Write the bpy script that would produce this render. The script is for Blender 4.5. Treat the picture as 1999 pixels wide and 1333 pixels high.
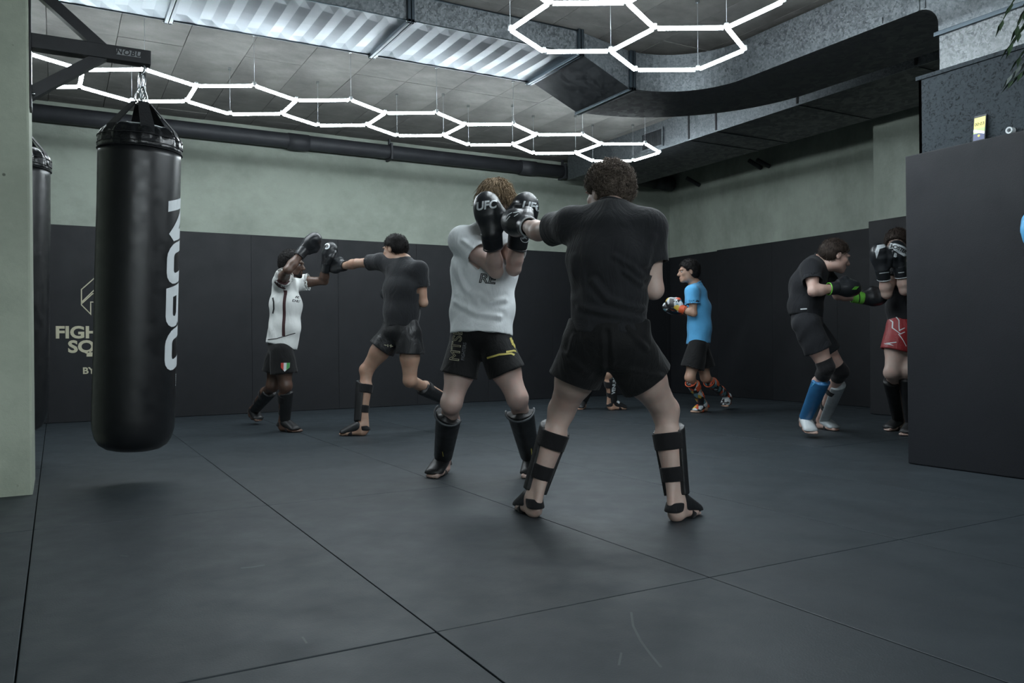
import bpy, bmesh, math, random
import numpy as np
from mathutils import Vector, Matrix
from mathutils.bvhtree import BVHTree

for _o in list(bpy.data.objects): bpy.data.objects.remove(_o)
SC = bpy.context.scene
COL = SC.collection
# ------------------------------------------------------------------ camera, world, exposure
F = 1587.0; HC = .785; TH = math.radians(29.3); ROLL = .0095     # focal length in px (1999 wide), eye height, heading, roll
FW = np.array([math.sin(TH), math.cos(TH), 0]); R0 = np.array([math.cos(TH), -math.sin(TH), 0]); Z0 = np.array([0, 0, 1.])
UP = math.cos(ROLL)*Z0 + math.sin(ROLL)*R0; RT = math.cos(ROLL)*R0 - math.sin(ROLL)*Z0
CAM = np.array([0, 0, HC])
cam_d = bpy.data.cameras.new('camera'); cam_d.sensor_width = 36; cam_d.lens = F*36/1999; cam_d.clip_start = .05; cam_d.shift_y = .8/1999
cam = bpy.data.objects.new('camera', cam_d); COL.objects.link(cam)
cam.matrix_world = Matrix(((RT[0], UP[0], -FW[0], 0), (RT[1], UP[1], -FW[1], 0), (RT[2], UP[2], -FW[2], HC), (0, 0, 0, 1)))
SC.camera = cam
w = bpy.data.worlds.new('world'); SC.world = w; w.use_nodes = True
w.node_tree.nodes['Background'].inputs[0].default_value = (.35, .42, .46, 1)
w.node_tree.nodes['Background'].inputs[1].default_value = .02
SC.view_settings.view_transform = 'Standard'; SC.view_settings.look = 'None'
SC.view_settings.exposure = 1.78; SC.view_settings.gamma = 1
TUBE = 24.0                                                        # emission strength of the LED tubes

def ray(x, y): return FW + RT*(x-999.5)/F + UP*(667.3-y)/F
def G(x, y, z=0.):
    d = ray(x, y); return CAM + d*(z-HC)/d[2]
def PD(x, y, d): return CAM + ray(x, y)*d
def PX(x, y, X): d = ray(x, y); return CAM + d*X/d[0]
def PY(x, y, Y): d = ray(x, y); return CAM + d*Y/d[1]

# ------------------------------------------------------------------ materials
def nmat(name):
    m = bpy.data.materials.new(name); m.use_nodes = True
    nt = m.node_tree; b = nt.nodes['Principled BSDF']; return m, nt, b
def ramp(nt, fac, stops):
    r = nt.nodes.new('ShaderNodeValToRGB'); e = r.color_ramp.elements
    while len(e) < len(stops): e.new(.5)
    for i, (p, c) in enumerate(stops): e[i].position = p; e[i].color = (*c, 1) if len(c) == 3 else c
    nt.links.new(fac, r.inputs[0]); return r.outputs[0]
def texco(nt, scale=(1, 1, 1), rot=(0, 0, 0)):
    t = nt.nodes.new('ShaderNodeTexCoord'); mp = nt.nodes.new('ShaderNodeMapping')
    mp.inputs['Scale'].default_value = scale; mp.inputs['Rotation'].default_value = rot
    nt.links.new(t.outputs['Object'], mp.inputs[0]); return mp.outputs[0]
def noise(nt, co, sc, det=4, rough=.6, dist=0):
    n = nt.nodes.new('ShaderNodeTexNoise'); n.inputs['Scale'].default_value = sc; n.inputs['Detail'].default_value = det
    n.inputs['Roughness'].default_value = rough; n.inputs['Distortion'].default_value = dist
    nt.links.new(co, n.inputs['Vector']); return n.outputs[0]
def bump(nt, b, h, strength=.2, dist=.01, prev=None):
    n = nt.nodes.new('ShaderNodeBump'); n.inputs['Strength'].default_value = strength; n.inputs['Distance'].default_value = dist
    nt.links.new(h, n.inputs['Height'])
    if prev is not None: nt.links.new(prev, n.inputs['Normal'])
    nt.links.new(n.outputs[0], b.inputs['Normal']); return n.outputs[0]
def mixc(nt, fac, a, b_, mode='MIX'):
    n = nt.nodes.new('ShaderNodeMix'); n.data_type = 'RGBA'; n.blend_type = mode
    for v, i in ((fac, 0), (a, 6), (b_, 7)):
        if isinstance(v, (int, float)): n.inputs[i].default_value = v
        elif isinstance(v, tuple): n.inputs[i].default_value = (*v, 1)
        else: nt.links.new(v, n.inputs[i])
    return n.outputs[2]
def simple(name, c, rough=.6, metal=0., spec=.5, var=.15, sc=8, bs=0., bsc=200, coat=0):
    m, nt, b = nmat(name); co = texco(nt)
    n = noise(nt, co, sc)
    lo = tuple(v*(1-var) for v in c); hi = tuple(min(1, v*(1+var)) for v in c)
    nt.links.new(ramp(nt, n, [(.3, lo), (.7, hi)]), b.inputs['Base Color'])
    b.inputs['Roughness'].default_value = rough; b.inputs['Metallic'].default_value = metal
    b.inputs['Specular IOR Level'].default_value = spec
    if coat: b.inputs['Coat Weight'].default_value = coat
    if bs: bump(nt, b, noise(nt, co, bsc, 3), bs, .004)
    return m
def m_mat(name, base, rough, spec, marks=True):                      # training-mat vinyl
    m, nt, b = nmat(name); co = texco(nt)
    c = ramp(nt, noise(nt, co, 1.3, 6, .65), [(.3, tuple(v*.86 for v in base)), (.7, tuple(v*1.12 for v in base))])
    if marks:
        s = noise(nt, texco(nt, (1.2, 7, 1), (0, 0, .5)), 3.0, 6, .7, .6)
        f = ramp(nt, s, [(.70, (0, 0, 0)), (.80, (.22, .22, .22))])
        c = mixc(nt, f, c, tuple(v*2.3 for v in base))
        d = noise(nt, co, 26, 2, .5)
        f2 = ramp(nt, d, [(.79, (0, 0, 0)), (.83, (.4, .4, .4))])
        c = mixc(nt, f2, c, tuple(v*2.6 for v in base))
    nt.links.new(c, b.inputs['Base Color'])
    rr = ramp(nt, noise(nt, co, 4, 5), [(.3, (rough-.07,)*3), (.7, (rough+.08,)*3)])
    nt.links.new(rr, b.inputs['Roughness']); b.inputs['Specular IOR Level'].default_value = spec
    v = nt.nodes.new('ShaderNodeTexVoronoi'); v.inputs['Scale'].default_value = 170; nt.links.new(co, v.inputs['Vector'])
    bump(nt, b, v.outputs[0], .16, .0015)
    return m
def m_concrete(name, a, c2, holes=True, fine=30, bs=.25):
    m, nt, b = nmat(name); co = texco(nt)
    c = ramp(nt, noise(nt, co, 1.1, 8, .68, .4), [(.28, a), (.72, c2)])
    st = ramp(nt, noise(nt, texco(nt, (.8, 1.7, 1)), 1.4, 6, .7), [(.38, (.72, .72, .72)), (.6, (1, 1, 1))])
    c = mixc(nt, .8, c, st, 'MULTIPLY')
    if holes:
        v = nt.nodes.new('ShaderNodeTexVoronoi'); v.inputs['Scale'].default_value = 9; nt.links.new(co, v.inputs['Vector'])
        hf = ramp(nt, v.outputs[0], [(.05, (.35, .35, .35)), (.09, (1, 1, 1))])
        n2 = ramp(nt, noise(nt, co, 3.1, 1), [(.52, (0, 0, 0)), (.58, (1, 1, 1))])
        c = mixc(nt, n2, c, mixc(nt, 1., c, hf, 'MULTIPLY'))
    nt.links.new(c, b.inputs['Base Color']); b.inputs['Roughness'].default_value = .85
    bump(nt, b, noise(nt, co, fine, 8, .7), bs, .01)
    return m
def m_galv(name, lo, hi, rough=.42, sc=28, metal=.85):
    m, nt, b = nmat(name); co = texco(nt)
    v = nt.nodes.new('ShaderNodeTexVoronoi'); v.inputs['Scale'].default_value = sc; v.inputs['Randomness'].default_value = 1
    wv = mixc(nt, .12, co, noise(nt, co, 9, 4)); nt.links.new(wv, v.inputs['Vector'])
    n = noise(nt, co, sc*.7, 5, .7, 1.)
    c = ramp(nt, mixc(nt, .55, v.outputs['Color'], n), [(.3, lo), (.7, hi)])
    nt.links.new(c, b.inputs['Base Color']); b.inputs['Metallic'].default_value = metal
    r = ramp(nt, v.outputs['Color'], [(.2, (rough-.1,)*3), (.8, (rough+.12,)*3)]); nt.links.new(r, b.inputs['Roughness'])
    bump(nt, b, noise(nt, co, 2.2, 3), .12, .02)
    return m
def m_skin(name, c, red=(1.08, .86, .82), rough=.5):
    m, nt, b = nmat(name); co = texco(nt)
    n = noise(nt, co, 7, 5, .6)
    c1 = ramp(nt, n, [(.3, tuple(v*.84 for v in c)), (.7, tuple(min(1, v*1.08) for v in c))])
    n2 = ramp(nt, noise(nt, co, 16, 3), [(.45, (0, 0, 0)), (.7, (.5, .5, .5))])
    c1 = mixc(nt, n2, c1, tuple(a*b_ for a, b_ in zip(c, red)))
    nt.links.new(c1, b.inputs['Base Color']); b.inputs['Roughness'].default_value = rough
    b.inputs['Subsurface Weight'].default_value = .12; b.inputs['Subsurface Radius'].default_value = (.012, .005, .003)
    bump(nt, b, noise(nt, co, 150, 3), .12, .002)
    return m
def m_cloth(name, c, rough=.85, sheen=.15, bs=.5, wsc=9, spec=.2):
    m, nt, b = nmat(name); co = texco(nt)
    c1 = ramp(nt, noise(nt, co, 5, 4), [(.3, tuple(v*.9 for v in c)), (.7, tuple(min(1, v*1.08) for v in c))])
    nt.links.new(c1, b.inputs['Base Color']); b.inputs['Roughness'].default_value = rough
    b.inputs['Sheen Weight'].default_value = sheen; b.inputs['Specular IOR Level'].default_value = spec
    wv = noise(nt, texco(nt, (1.0, 1.0, .45), (0, .35, 0)), wsc, 5, .55, .9)
    p = bump(nt, b, wv, bs, .03)
    bump(nt, b, noise(nt, co, 420, 2), .1, .001, p)
    return m
def m_leather(name, c, rough=.35, bs=.3, sc=60):
    m, nt, b = nmat(name); co = texco(nt)
    c1 = ramp(nt, noise(nt, co, 9, 4), [(.3, tuple(v*.8 for v in c)), (.7, tuple(min(1, v*1.15) for v in c))])
    nt.links.new(c1, b.inputs['Base Color'])
    r = ramp(nt, noise(nt, co, 14, 3), [(.3, (rough-.06,)*3), (.7, (rough+.1,)*3)]); nt.links.new(r, b.inputs['Roughness'])
    p = bump(nt, b, noise(nt, co, 16, 3, .5, .5), bs*.6, .012)
    bump(nt, b, noise(nt, co, sc*6, 2), bs*.35, .001, p)
    return m
def m_emit(name, c, s):
    m, nt, b = nmat(name)
    b.inputs['Base Color'].default_value = (*c, 1); b.inputs['Emission Color'].default_value = (*c, 1)
    b.inputs['Emission Strength'].default_value = s; b.inputs['Roughness'].default_value = .4
    return m

M = {}
M['mat'] = m_mat('floor mat vinyl', (.0255, .0335, .0395), .52, .3)
M['gap'] = simple('dark subfloor', (.006, .006, .007), .9)
M['pad'] = m_mat('wall pad vinyl', (.0100, .0112, .0135), .6, .3, False)
M['pad2'] = m_mat('partition pad vinyl', (.0095, .011, .0145), .6, .3, False)
M['conc'] = m_concrete('ceiling concrete', (.11, .107, .099), (.285, .28, .262))
M['wall'] = m_concrete('painted wall concrete', (.245, .278, .238), (.308, .342, .295), False, 22, .3)
M['pillar'] = m_concrete('pillar paint', (.43, .48, .385), (.51, .56, .46), True, 60, .2)
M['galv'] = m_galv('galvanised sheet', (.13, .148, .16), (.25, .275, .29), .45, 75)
M['galvb'] = m_galv('bright galvanised sheet', (.06, .07, .075), (.30, .32, .33), .5, 85, .4)
M['sheet'] = simple('smooth duct sheet', (.10, .125, .145), .36, 1., .5, .10, 3)
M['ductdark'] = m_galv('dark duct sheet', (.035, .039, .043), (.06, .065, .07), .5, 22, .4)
M['pipe'] = simple('dark grey pipe', (.030, .032, .037), .55, 0, .4, .25, 5, .1, 60)
M['steel'] = simple('chrome steel', (.62, .65, .67), .22, 1., .5, .1)
M['blacksteel'] = simple('black powder coat', (.014, .015, .018), .42, .2, .5, .2, 20, .1, 300)
M['tube'] = m_emit('LED tube', (.86, .95, 1.0), TUBE)
M['connector'] = simple('white connector', (.75, .78, .8), .4)
M['wire'] = simple('thin wire', (.55, .58, .6), .4, .6)
M['bag'] = m_leather('bag leather', (.010, .011, .0125), .34, .08, 40)
M['bagtop'] = m_leather('wrinkled bag leather', (.010, .011, .0125), .27, .8, 40)
M['web'] = m_cloth('black webbing', (.012, .013, .015), .8, .1, .2, 60)
M['white'] = simple('white print', (.60, .64, .66), .55, 0, .4, .05)
M['gold'] = simple('beige print', (.42, .40, .29), .6, 0, .4, .08)
M['yellow'] = simple('yellow print', (.55, .47, .12), .6, 0, .4, .08)
M['osb'] = None

# ------------------------------------------------------------------ mesh helpers
def link(name, me, mat=None, parent=None, smooth=False):
    o = bpy.data.objects.new(name, me); COL.objects.link(o)
    if mat is not None and not me.materials: me.materials.append(mat)
    if smooth: me.polygons.foreach_set('use_smooth', [True]*len(me.polygons))
    if parent is not None:
        o.parent = parent; o.matrix_parent_inverse = parent.matrix_world.inverted()
    return o
def pymesh(name, vs, fs):
    me = bpy.data.meshes.new(name); me.from_pydata([tuple(map(float, v)) for v in vs], [], [tuple(int(i) for i in f) for f in fs]); me.update(); return me
def bmobj(name, bm, mat, parent=None, smooth=False):
    me = bpy.data.meshes.new(name); bmesh.ops.recalc_face_normals(bm, faces=bm.faces[:]); bm.to_mesh(me); bm.free(); return link(name, me, mat, parent, smooth)
def tag(o, label=None, cat=None, group=None, kind=None):
    for k, v in (('label', label), ('category', cat), ('group', group), ('kind', kind)):
        if v: o[k] = v
    return o
def empty(name, loc, label=None, cat=None, group=None):
    o = bpy.data.objects.new(name, None); o.empty_display_size = .1; COL.objects.link(o); o.location = Vector(loc)
    o.matrix_world = Matrix.Translation(Vector(loc)); return tag(o, label, cat, group)
def add_box(bm, lo, hi, bev=0.):
    ret = bmesh.ops.create_cube(bm, size=1)
    for v in ret['verts']: v.co = Vector([(lo[i]+hi[i])/2 + v.co[i]*(hi[i]-lo[i]) for i in range(3)])
    if bev:
        es = list({e for v in ret['verts'] for e in v.link_edges})
        bmesh.ops.bevel(bm, geom=es, offset=bev, segments=2, affect='EDGES', profile=.6)
def box(name, lo, hi, mat, parent=None, bev=0., smooth=False):
    bm = bmesh.new(); add_box(bm, lo, hi, bev); return bmobj(name, bm, mat, parent, smooth)
def frame(d):
    d = np.array(d, float); d /= np.linalg.norm(d); a = np.array([0, 0, 1.]) if abs(d[2]) < .9 else np.array([1., 0, 0])
    u = np.cross(a, d); u /= np.linalg.norm(u); return u, np.cross(d, u), d
def add_tube(bm, pts, r, seg=8, cap=True, closed=False, flat=None):
    pts = [np.array(p, float) for p in pts]; n = len(pts); rings = []
    rr = r if isinstance(r, (list, tuple)) else [r]*n
    u = None
    for i in range(n):
        t = (pts[(i+1) % n]-pts[i-1]) if (closed or 0 < i < n-1) else (pts[1]-pts[0] if i == 0 else pts[-1]-pts[-2])
        t /= (np.linalg.norm(t)+1e-12)
        if u is None: u, v, _ = frame(t)
        else:
            u = u-t*(u@t); u /= (np.linalg.norm(u)+1e-12); v = np.cross(t, u)
        ring = []
        for k in range(seg):
            a = 2*math.pi*k/seg; ring.append(bm.verts.new(pts[i]+rr[i]*(math.cos(a)*u+math.sin(a)*v)))
        rings.append(ring)
    for i in range(n if closed else n-1):
        a, b = rings[i], rings[(i+1) % n]
        for k in range(seg): bm.faces.new((a[k], a[(k+1) % seg], b[(k+1) % seg], b[k]))
    if cap and not closed:
        bm.faces.new(rings[0][::-1]); bm.faces.new(rings[-1])
def tube(name, pts, r, mat, parent=None, seg=8, closed=False, smooth=True):
    bm = bmesh.new(); add_tube(bm, pts, r, seg, True, closed); return bmobj(name, bm, mat, parent, smooth)
def prism(name, poly, axis, lo, hi, mat, parent=None, smooth=False):
    """extrude a 2D polygon (list of (a,b)) along axis 0/1/2 between lo and hi"""
    bm = bmesh.new(); o = [i for i in range(3) if i != axis]
    def P(p, t):
        v = [0, 0, 0]; v[o[0]], v[o[1]], v[axis] = p[0], p[1], t; return bm.verts.new(v)
    a = [P(p, lo) for p in poly]; b = [P(p, hi) for p in poly]; n = len(poly)
    bm.faces.new(a[::-1]); bm.faces.new(b)
    for i in range(n): bm.faces.new((a[i], a[(i+1) % n], b[(i+1) % n], b[i]))
    return bmobj(name, bm, mat, parent, smooth)
def loft(name, rings, mat, parent=None, caps=True, smooth=True):
    bm = bmesh.new(); R = [[bm.verts.new(p) for p in r] for r in rings]; n = len(R[0])
    for a, b in zip(R, R[1:]):
        for k in range(n): bm.faces.new((a[k], a[(k+1) % n], b[(k+1) % n], b[k]))
    if caps: bm.faces.new(R[0][::-1]); bm.faces.new(R[-1])
    return bmobj(name, bm, mat, parent, smooth)
# text -> flat 2D mesh (verts Nx2, faces)
def text2d(s, size=1., bold=0., shear=0., outline=0., spacing=1., sub=0.):
    cu = bpy.data.curves.new('t', 'FONT'); cu.body = s; cu.size = size; cu.align_x = 'CENTER'; cu.align_y = 'CENTER'
    cu.offset = bold; cu.shear = shear; cu.space_character = spacing; cu.resolution_u = 4
    if outline: cu.fill_mode = 'NONE'; cu.bevel_depth = outline; cu.bevel_resolution = 0
    ob = bpy.data.objects.new('t', cu); COL.objects.link(ob)
    me = bpy.data.meshes.new_from_object(ob.evaluated_get(bpy.context.evaluated_depsgraph_get()))
    bpy.data.objects.remove(ob); bpy.data.curves.remove(cu)
    return refine2d(me, sub)
def refine2d(me, sub):
    bm = bmesh.new(); bm.from_mesh(me); bpy.data.meshes.remove(me)
    bmesh.ops.triangulate(bm, faces=bm.faces[:])
    if sub:
        for _ in range(5):
            es = [e for e in bm.edges if e.calc_length() > sub]
            if not es: break
            bmesh.ops.subdivide_edges(bm, edges=es, cuts=1); bmesh.ops.triangulate(bm, faces=bm.faces[:])
    bm.verts.index_update(); vs = np.array([v.co[:] for v in bm.verts])[:, :2]; fs = [[v.index for v in f.verts] for f in bm.faces]; bm.free()
    return vs, fs
def strokes2d(paths, wd, sub=0., shear=0.):
    """mitred stroke strips; a path is (points, closed)"""
    vs, fs = [], []
    for pts, closed in paths:
        P = np.array(pts, float); n = len(P); L = []
        for i in range(n):
            a = P[i]-P[i-1] if (closed or i) else None; b = P[(i+1) % n]-P[i] if (closed or i < n-1) else None
            if a is None: a = b
            if b is None: b = a
            a = a/np.linalg.norm(a); b = b/np.linalg.norm(b); na = np.array([-a[1], a[0]]); nb = np.array([-b[1], b[0]])
            m = na+nb; m /= np.linalg.norm(m); m *= wd/2/max(.35, m@na); L.append((P[i]+m, P[i]-m))
        o = len(vs)
        for p, q in L: vs += [p, q]
        for i in range(n if closed else n-1):
            j = (i+1) % n; fs.append((o+2*i, o+2*i+1, o+2*j+1, o+2*j))
    V = np.array(vs); V[:, 0] += V[:, 1]*shear
    me = bpy.data.meshes.new('s'); me.from_pydata([(*v, 0) for v in V], [], fs)
    return refine2d(me, sub)
def flat_print(name, v2, f, o, u, v, mat, parent, off=0.):
    o, u, v = map(lambda a: np.array(a, float), (o, u, v)); n = np.cross(u, v)
    return link(name, pymesh(name, [o+u*p[0]+v*p[1]+n*off for p in v2], f), mat, parent)
def bvh_of(o):
    me = o.data; mw = o.matrix_world
    return BVHTree.FromPolygons([mw @ v.co for v in me.vertices], [p.vertices[:] for p in me.polygons])
def decal(name, v2, f, o, u, v, target, mat, parent, off=.002, back=.4):
    """project a flat print onto a target mesh along -n (n = u x v)"""
    o, u, v = map(lambda a: np.array(a, float), (o, u, v)); u /= np.linalg.norm(u); v = v-u*(u@v); v /= np.linalg.norm(v); n = np.cross(u, v)
    T = bvh_of(target); pts = []; ok = []
    for p in v2:
        q = o+u*p[0]+v*p[1]
        hit = T.ray_cast(Vector(q+n*back), Vector(-n), back*2)
        if hit[0] is None: pts.append(q); ok.append(False)
        else: pts.append(np.array(hit[0])+np.array(hit[1])*off*(1 if hit[1].dot(Vector(n)) > 0 else -1)); ok.append(True)
    f = [t for t in f if all(ok[i] for i in t) and max(np.linalg.norm(pts[t[0]]-pts[i]) for i in t) < .06]
    if not f: return None
    used = sorted({i for t in f for i in t}); ix = {a: b for b, a in enumerate(used)}
    return link(name, pymesh(name, [pts[i] for i in used], [[ix[i] for i in t] for t in f]), mat, parent)
RNG = random.Random(5)

# ------------------------------------------------------------------ room shell
X0, X1, Y0, Y1, ZC = -3.2, 8.13, -6.0, 9.57, 3.29
PAR = 4.64                                                          # partition face
floor = tag(box('floor', (X0, Y0, -.12), (X1, Y1, -.032), M['gap']), kind='structure')
xs = [X0] + [-.09+.985*k for k in range(-3, 9) if X0+.2 < -.09+.985*k < X1-.2] + [X1]
ys = [Y0] + [2.03+2.015*k for k in range(-3, 4)] + [Y1]
_cache = {}
def chip(name, lo, hi, mat, parent, bev, rz=0.):
    """a bevelled piece; pieces of the same size share one mesh"""
    k = (name, mat.name) + tuple(round(hi[i]-lo[i], 3) for i in range(3)); c = [(lo[i]+hi[i])/2 for i in range(3)]
    if k not in _cache:
        h = [(hi[i]-lo[i])/2 for i in range(3)]
        o = box(name, [-v for v in h], h, mat, None, bev); _cache[k] = o.data
    else: o = bpy.data.objects.new(name, _cache[k]); COL.objects.link(o)
    o.location = c
    o.parent = parent; o.matrix_parent_inverse = parent.matrix_world.inverted()
    return o
for a, b in zip(xs, xs[1:]):
    for c, d in zip(ys, ys[1:]):
        j = RNG.uniform(-.006, .006)
        chip('floor_mat', (a+.002, c+.0022, -.031), (b-.002, d-.0022, RNG.choice([0, 0, -.0008, -.0015])), M['mat'], floor, .0025)
ceil = tag(box('ceiling', (X0, Y0, ZC+.03), (X1, Y1, ZC+.2), M['conc']), kind='structure')
cx = [X0]+[.456+.499*k for k in range(-7, 16) if X0+.1 < .456+.499*k < X1-.1]+[X1]; cy = [Y0]+[7.3+2.0*k for k in range(-6, 2)]+[Y1]
for a, b in zip(cx, cx[1:]):
    for c, d in zip(cy, cy[1:]):
        dz = RNG.choice([0, .001, .002, .003])
        chip('concrete_panel', (a+.002, c+.002, ZC+dz), (b-.002, d-.002, ZC+.029+dz), M['conc'], ceil, .0015)
wall_back = tag(box('wall_back', (X0, Y1, -.1), (X1+.3, Y1+.2, ZC+.2), M['wall']), kind='structure')
wall_right = tag(box('wall_right', (X1, Y0, -.1), (X1+.2, Y1, ZC+.2), M['wall']), kind='structure')
wall_left = tag(box('wall_left', (X0-.2, Y0, -.1), (X0, Y1, ZC+.2), M['wall']), kind='structure')
wall_front = tag(box('wall_front', (X0, Y0-.2, -.1), (X1, Y0, ZC+.2), M['wall']), kind='structure')
PADT = .045
for k in range(-3, 9):                                                # back wall pads, one metre wide
    a, b = -.075+1.012*k, -.075+1.012*(k+1)
    a, b = max(a, X0+.01), min(b, X1-.01)
    if b-a > .03: chip('wall_pad', (a+.0008, Y1-PADT, .003), (b-.0008, Y1-.001, 2.03+RNG.choice([0, .003])), M['pad'], wall_back, .0025)
yy = Y1-PADT-.004; k = 0
while yy > 6.2:                                                      # right wall pads, down to the pilaster
    b = max(yy-1.0, 5.62); chip('wall_pad', (X1-PADT, b+.0008, .003), (X1-.001, yy-.0008, 2.03+(.012 if k else .0)), M['pad'], wall_right, .0025); yy = b; k += 1
# pilaster on the right wall with its own pad
pil = tag(box('trim_1', (7.42, 4.6, -.02), (X1, 5.52, ZC+.03), M['wall'], None, .004), kind='structure')
chip('wall_pad', (7.375, 4.6, .003), (7.42, 5.55, 2.0), M['pad'], pil, .006)
# concrete pillar at the left edge
pl = tag(box('trim_2', (-.95, 5.01, -.03), (-.113, 5.62, ZC+.03), M['pillar'], None, .012), kind='structure')
# partition on the right: pads below, painted chipboard above
def m_osb():
    m, nt, b = nmat('painted chipboard'); co = texco(nt, (1, 1, 1), (.3, .2, .1))
    v = nt.nodes.new('ShaderNodeTexVoronoi'); v.inputs['Scale'].default_value = 26; v.inputs['Randomness'].default_value = 1
    nt.links.new(mixc(nt, .35, co, noise(nt, texco(nt, (9, 1, 3)), 9, 3)), v.inputs['Vector'])
    n = noise(nt, co, 40, 5, .7, 1.2)
    nt.links.new(ramp(nt, n, [(.36, (.008, .010, .0115)), (.47, (.034, .043, .050)), (.7, (.043, .054, .062))]), b.inputs['Base Color'])
    b.inputs['Roughness'].default_value = .7; b.inputs['Specular IOR Level'].default_value = .15
    bump(nt, b, mixc(nt, .5, v.outputs['Color'], n), .5, .006); return m
M['osb'] = m_osb()
part = tag(box('wall_partition', (PAR+.06, Y0, -.03), (PAR+.16, 3.17, 1.925), M['gap']), kind='structure')
yy = 3.225
while yy > Y0+.3:
    b = max(yy-1.0, Y0); chip('wall_pad', (PAR, b+.0015, .003), (PAR+.06, yy-.0015, 1.92), M['pad2'], part, .006); yy = b
box('chipboard', (PAR+.055, Y0, 1.922), (PAR+.075, 3.165, 2.385), M['osb'], part)
box('chipboard', (PAR+.055, 3.147, 1.922), (PAR+.16, 3.165, 2.385), M['osb'], part)
box('cap_board', (PAR+.045, Y0, 2.385), (PAR+.19, 3.18, 2.41), M['osb'], part, .002)

# long pale scuffs on the mats
M['scuff'] = simple('scuffed vinyl', (.055, .068, .074), .6)
for pts_, wd_ in (([(1232, 1195), (1236, 1222), (1250, 1250), (1270, 1278), (1291, 1303)], .007), ([(1012+196, 1299), (1213, 1274)], .006), ([(470, 1109), (492, 1107), (517, 1103)], .012), ([(234, 1084), (250, 1086)], .012), ([(590, 1243), (599, 1256)], .006)):
    v2_, f_ = strokes2d([([tuple(G(*q_)[:2]) for q_ in pts_], False)], wd_)
    flat_print('scuff_mark', v2_, f_, (0, 0, .0007), (1, 0, 0), (0, 1, 0), M['scuff'], floor)
# ------------------------------------------------------------------ ventilation ducts
def flange_box(parent, lo, hi): return box('flange', lo, hi, M['sheet'], parent, .003)
YA, YB, ZB = 5.42, 6.21, 3.09
duct = empty('ventilation_duct', (2.2, (YA+YB)/2, ZB), 'galvanised supply duct with ribbed bright underside bending over the fighters', 'duct')
fx = [-2.3, -.8, .715, 2.23, 3.69]
for a, b in zip(fx, fx[1:]):
    vs, fs = [], []; n = int(round((b-a-.05)/.088)); n += n % 2
    st = [a+.025+(b-a-.05)*i/n for i in range(n+1)]
    low = [ZB + (.0085 if i % 2 else 0) + (0 if 0 < i < n else .003) for i in range(n+1)]
    NY = 6
    for i in range(n+1):                                               # ribbed underside, slightly bellied
        for j in range(NY+1):
            t = j/NY; vs.append((st[i], YA+(YB-YA)*t, ZB+(low[i]-ZB)*(1 if 0 < j < NY else 0)-.010*math.sin(math.pi*t)*math.sin(math.pi*i/n)))
    for i in range(n):
        for j in range(NY):
            q = i*(NY+1)+j; fs.append((q, q+1, q+NY+2, q+NY+1))
    o = len(vs)
    vs += [(st[0], YA, ZB+.185), (st[0], YB, ZB+.185), (st[-1], YB, ZB+.185), (st[-1], YA, ZB+.185), (st[0], YA, ZB), (st[0], YB, ZB), (st[-1], YB, ZB), (st[-1], YA, ZB)]
    fs += [(o, o+1, o+2, o+3), (o, o+3, o+7, o+4), (o+1, o+5, o+6, o+2), (o, o+4, o+5, o+1), (o+3, o+2, o+6, o+7)]
    me = pymesh('duct_section', vs, fs); me.materials.append(M['sheet']); me.materials.append(M['galv'])
    for p in me.polygons: p.material_index = 0 if p.index < n*NY else 1
    link('duct_section', me, None, duct)
for x in fx[1:]:
    for a, b in ((x-.026, x-.003), (x+.003, x+.026)):
        flange_box(duct, (a, YA-.028, ZB-.022), (b, YB+.028, ZB+.004))
        flange_box(duct, (a, YA-.028, ZB-.022), (b, YA-.001, ZB+.195))
        flange_box(duct, (a, YB+.001, ZB-.022), (b, YB+.028, ZB+.195))
    for y in (YA-.014, YB+.014): tube('bolt', [(x-.035, y, ZB-.01), (x+.035, y, ZB-.01)], .006, M['steel'], duct, 6)
for y in (YA-.004, YB+.004): tube('edge_bead', [(fx[0], y, ZB-.001), (fx[-1], y, ZB-.001)], .005, M['sheet'], duct, 6)
tube('edge_bead', [(fx[0], YA-.004, ZB+.186), (fx[-1], YA-.004, ZB+.186)], .005, M['sheet'], duct, 6)
# sloping offset, then a flat elbow, then the run towards the camera that turns down
ZL, ZT, XE, XR, RIN = 2.89, 3.20, 4.21, 4.83, .62
WD = YB-YA
def rect(x, ya, yb, za, zb): return [(x, ya, za), (x, yb, za), (x, yb, zb), (x, ya, zb)]
o = loft('offset_section', [rect(3.72, YA, YB, ZB, ZB+.18), rect(XE-.03, YA, YB, ZL, ZT)], M['galv'], duct, True, False)
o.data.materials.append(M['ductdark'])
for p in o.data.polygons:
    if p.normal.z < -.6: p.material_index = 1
for a, b in ((XE-.026, XE-.003), (XE+.003, XE+.026)):
    flange_box(duct, (a, YA-.028, ZL-.022), (b, YB+.028, ZL+.004)); flange_box(duct, (a, YA-.028, ZL-.022), (b, YA-.001, ZT))
cxe, cye = XE+.03, YA-RIN
rings = []
for i in range(17):
    a = math.pi/2*(1-i/16); ro = RIN+WD
    c, s = math.cos(a), math.sin(a)
    rings.append([(cxe+RIN*c, cye+RIN*s, ZL), (cxe+ro*c, cye+ro*s, ZL), (cxe+ro*c, cye+ro*s, ZT), (cxe+RIN*c, cye+RIN*s, ZT)])
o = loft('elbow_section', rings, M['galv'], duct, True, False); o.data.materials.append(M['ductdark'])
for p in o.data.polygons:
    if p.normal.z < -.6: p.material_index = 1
XR = cxe+RIN; XR2 = XR+WD
prof = [(cye, ZT), (cye, ZL)]
yf, rf = 3.14, .13
prof += [(yf+rf-rf*math.sin(t), ZL-rf+rf*math.cos(t)) for t in np.linspace(0, math.pi/2, 9)]
zf = PX(1835, 66, XR)[2]
prof += [(yf, zf), (2.3, zf), (2.3, ZT)]
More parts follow.
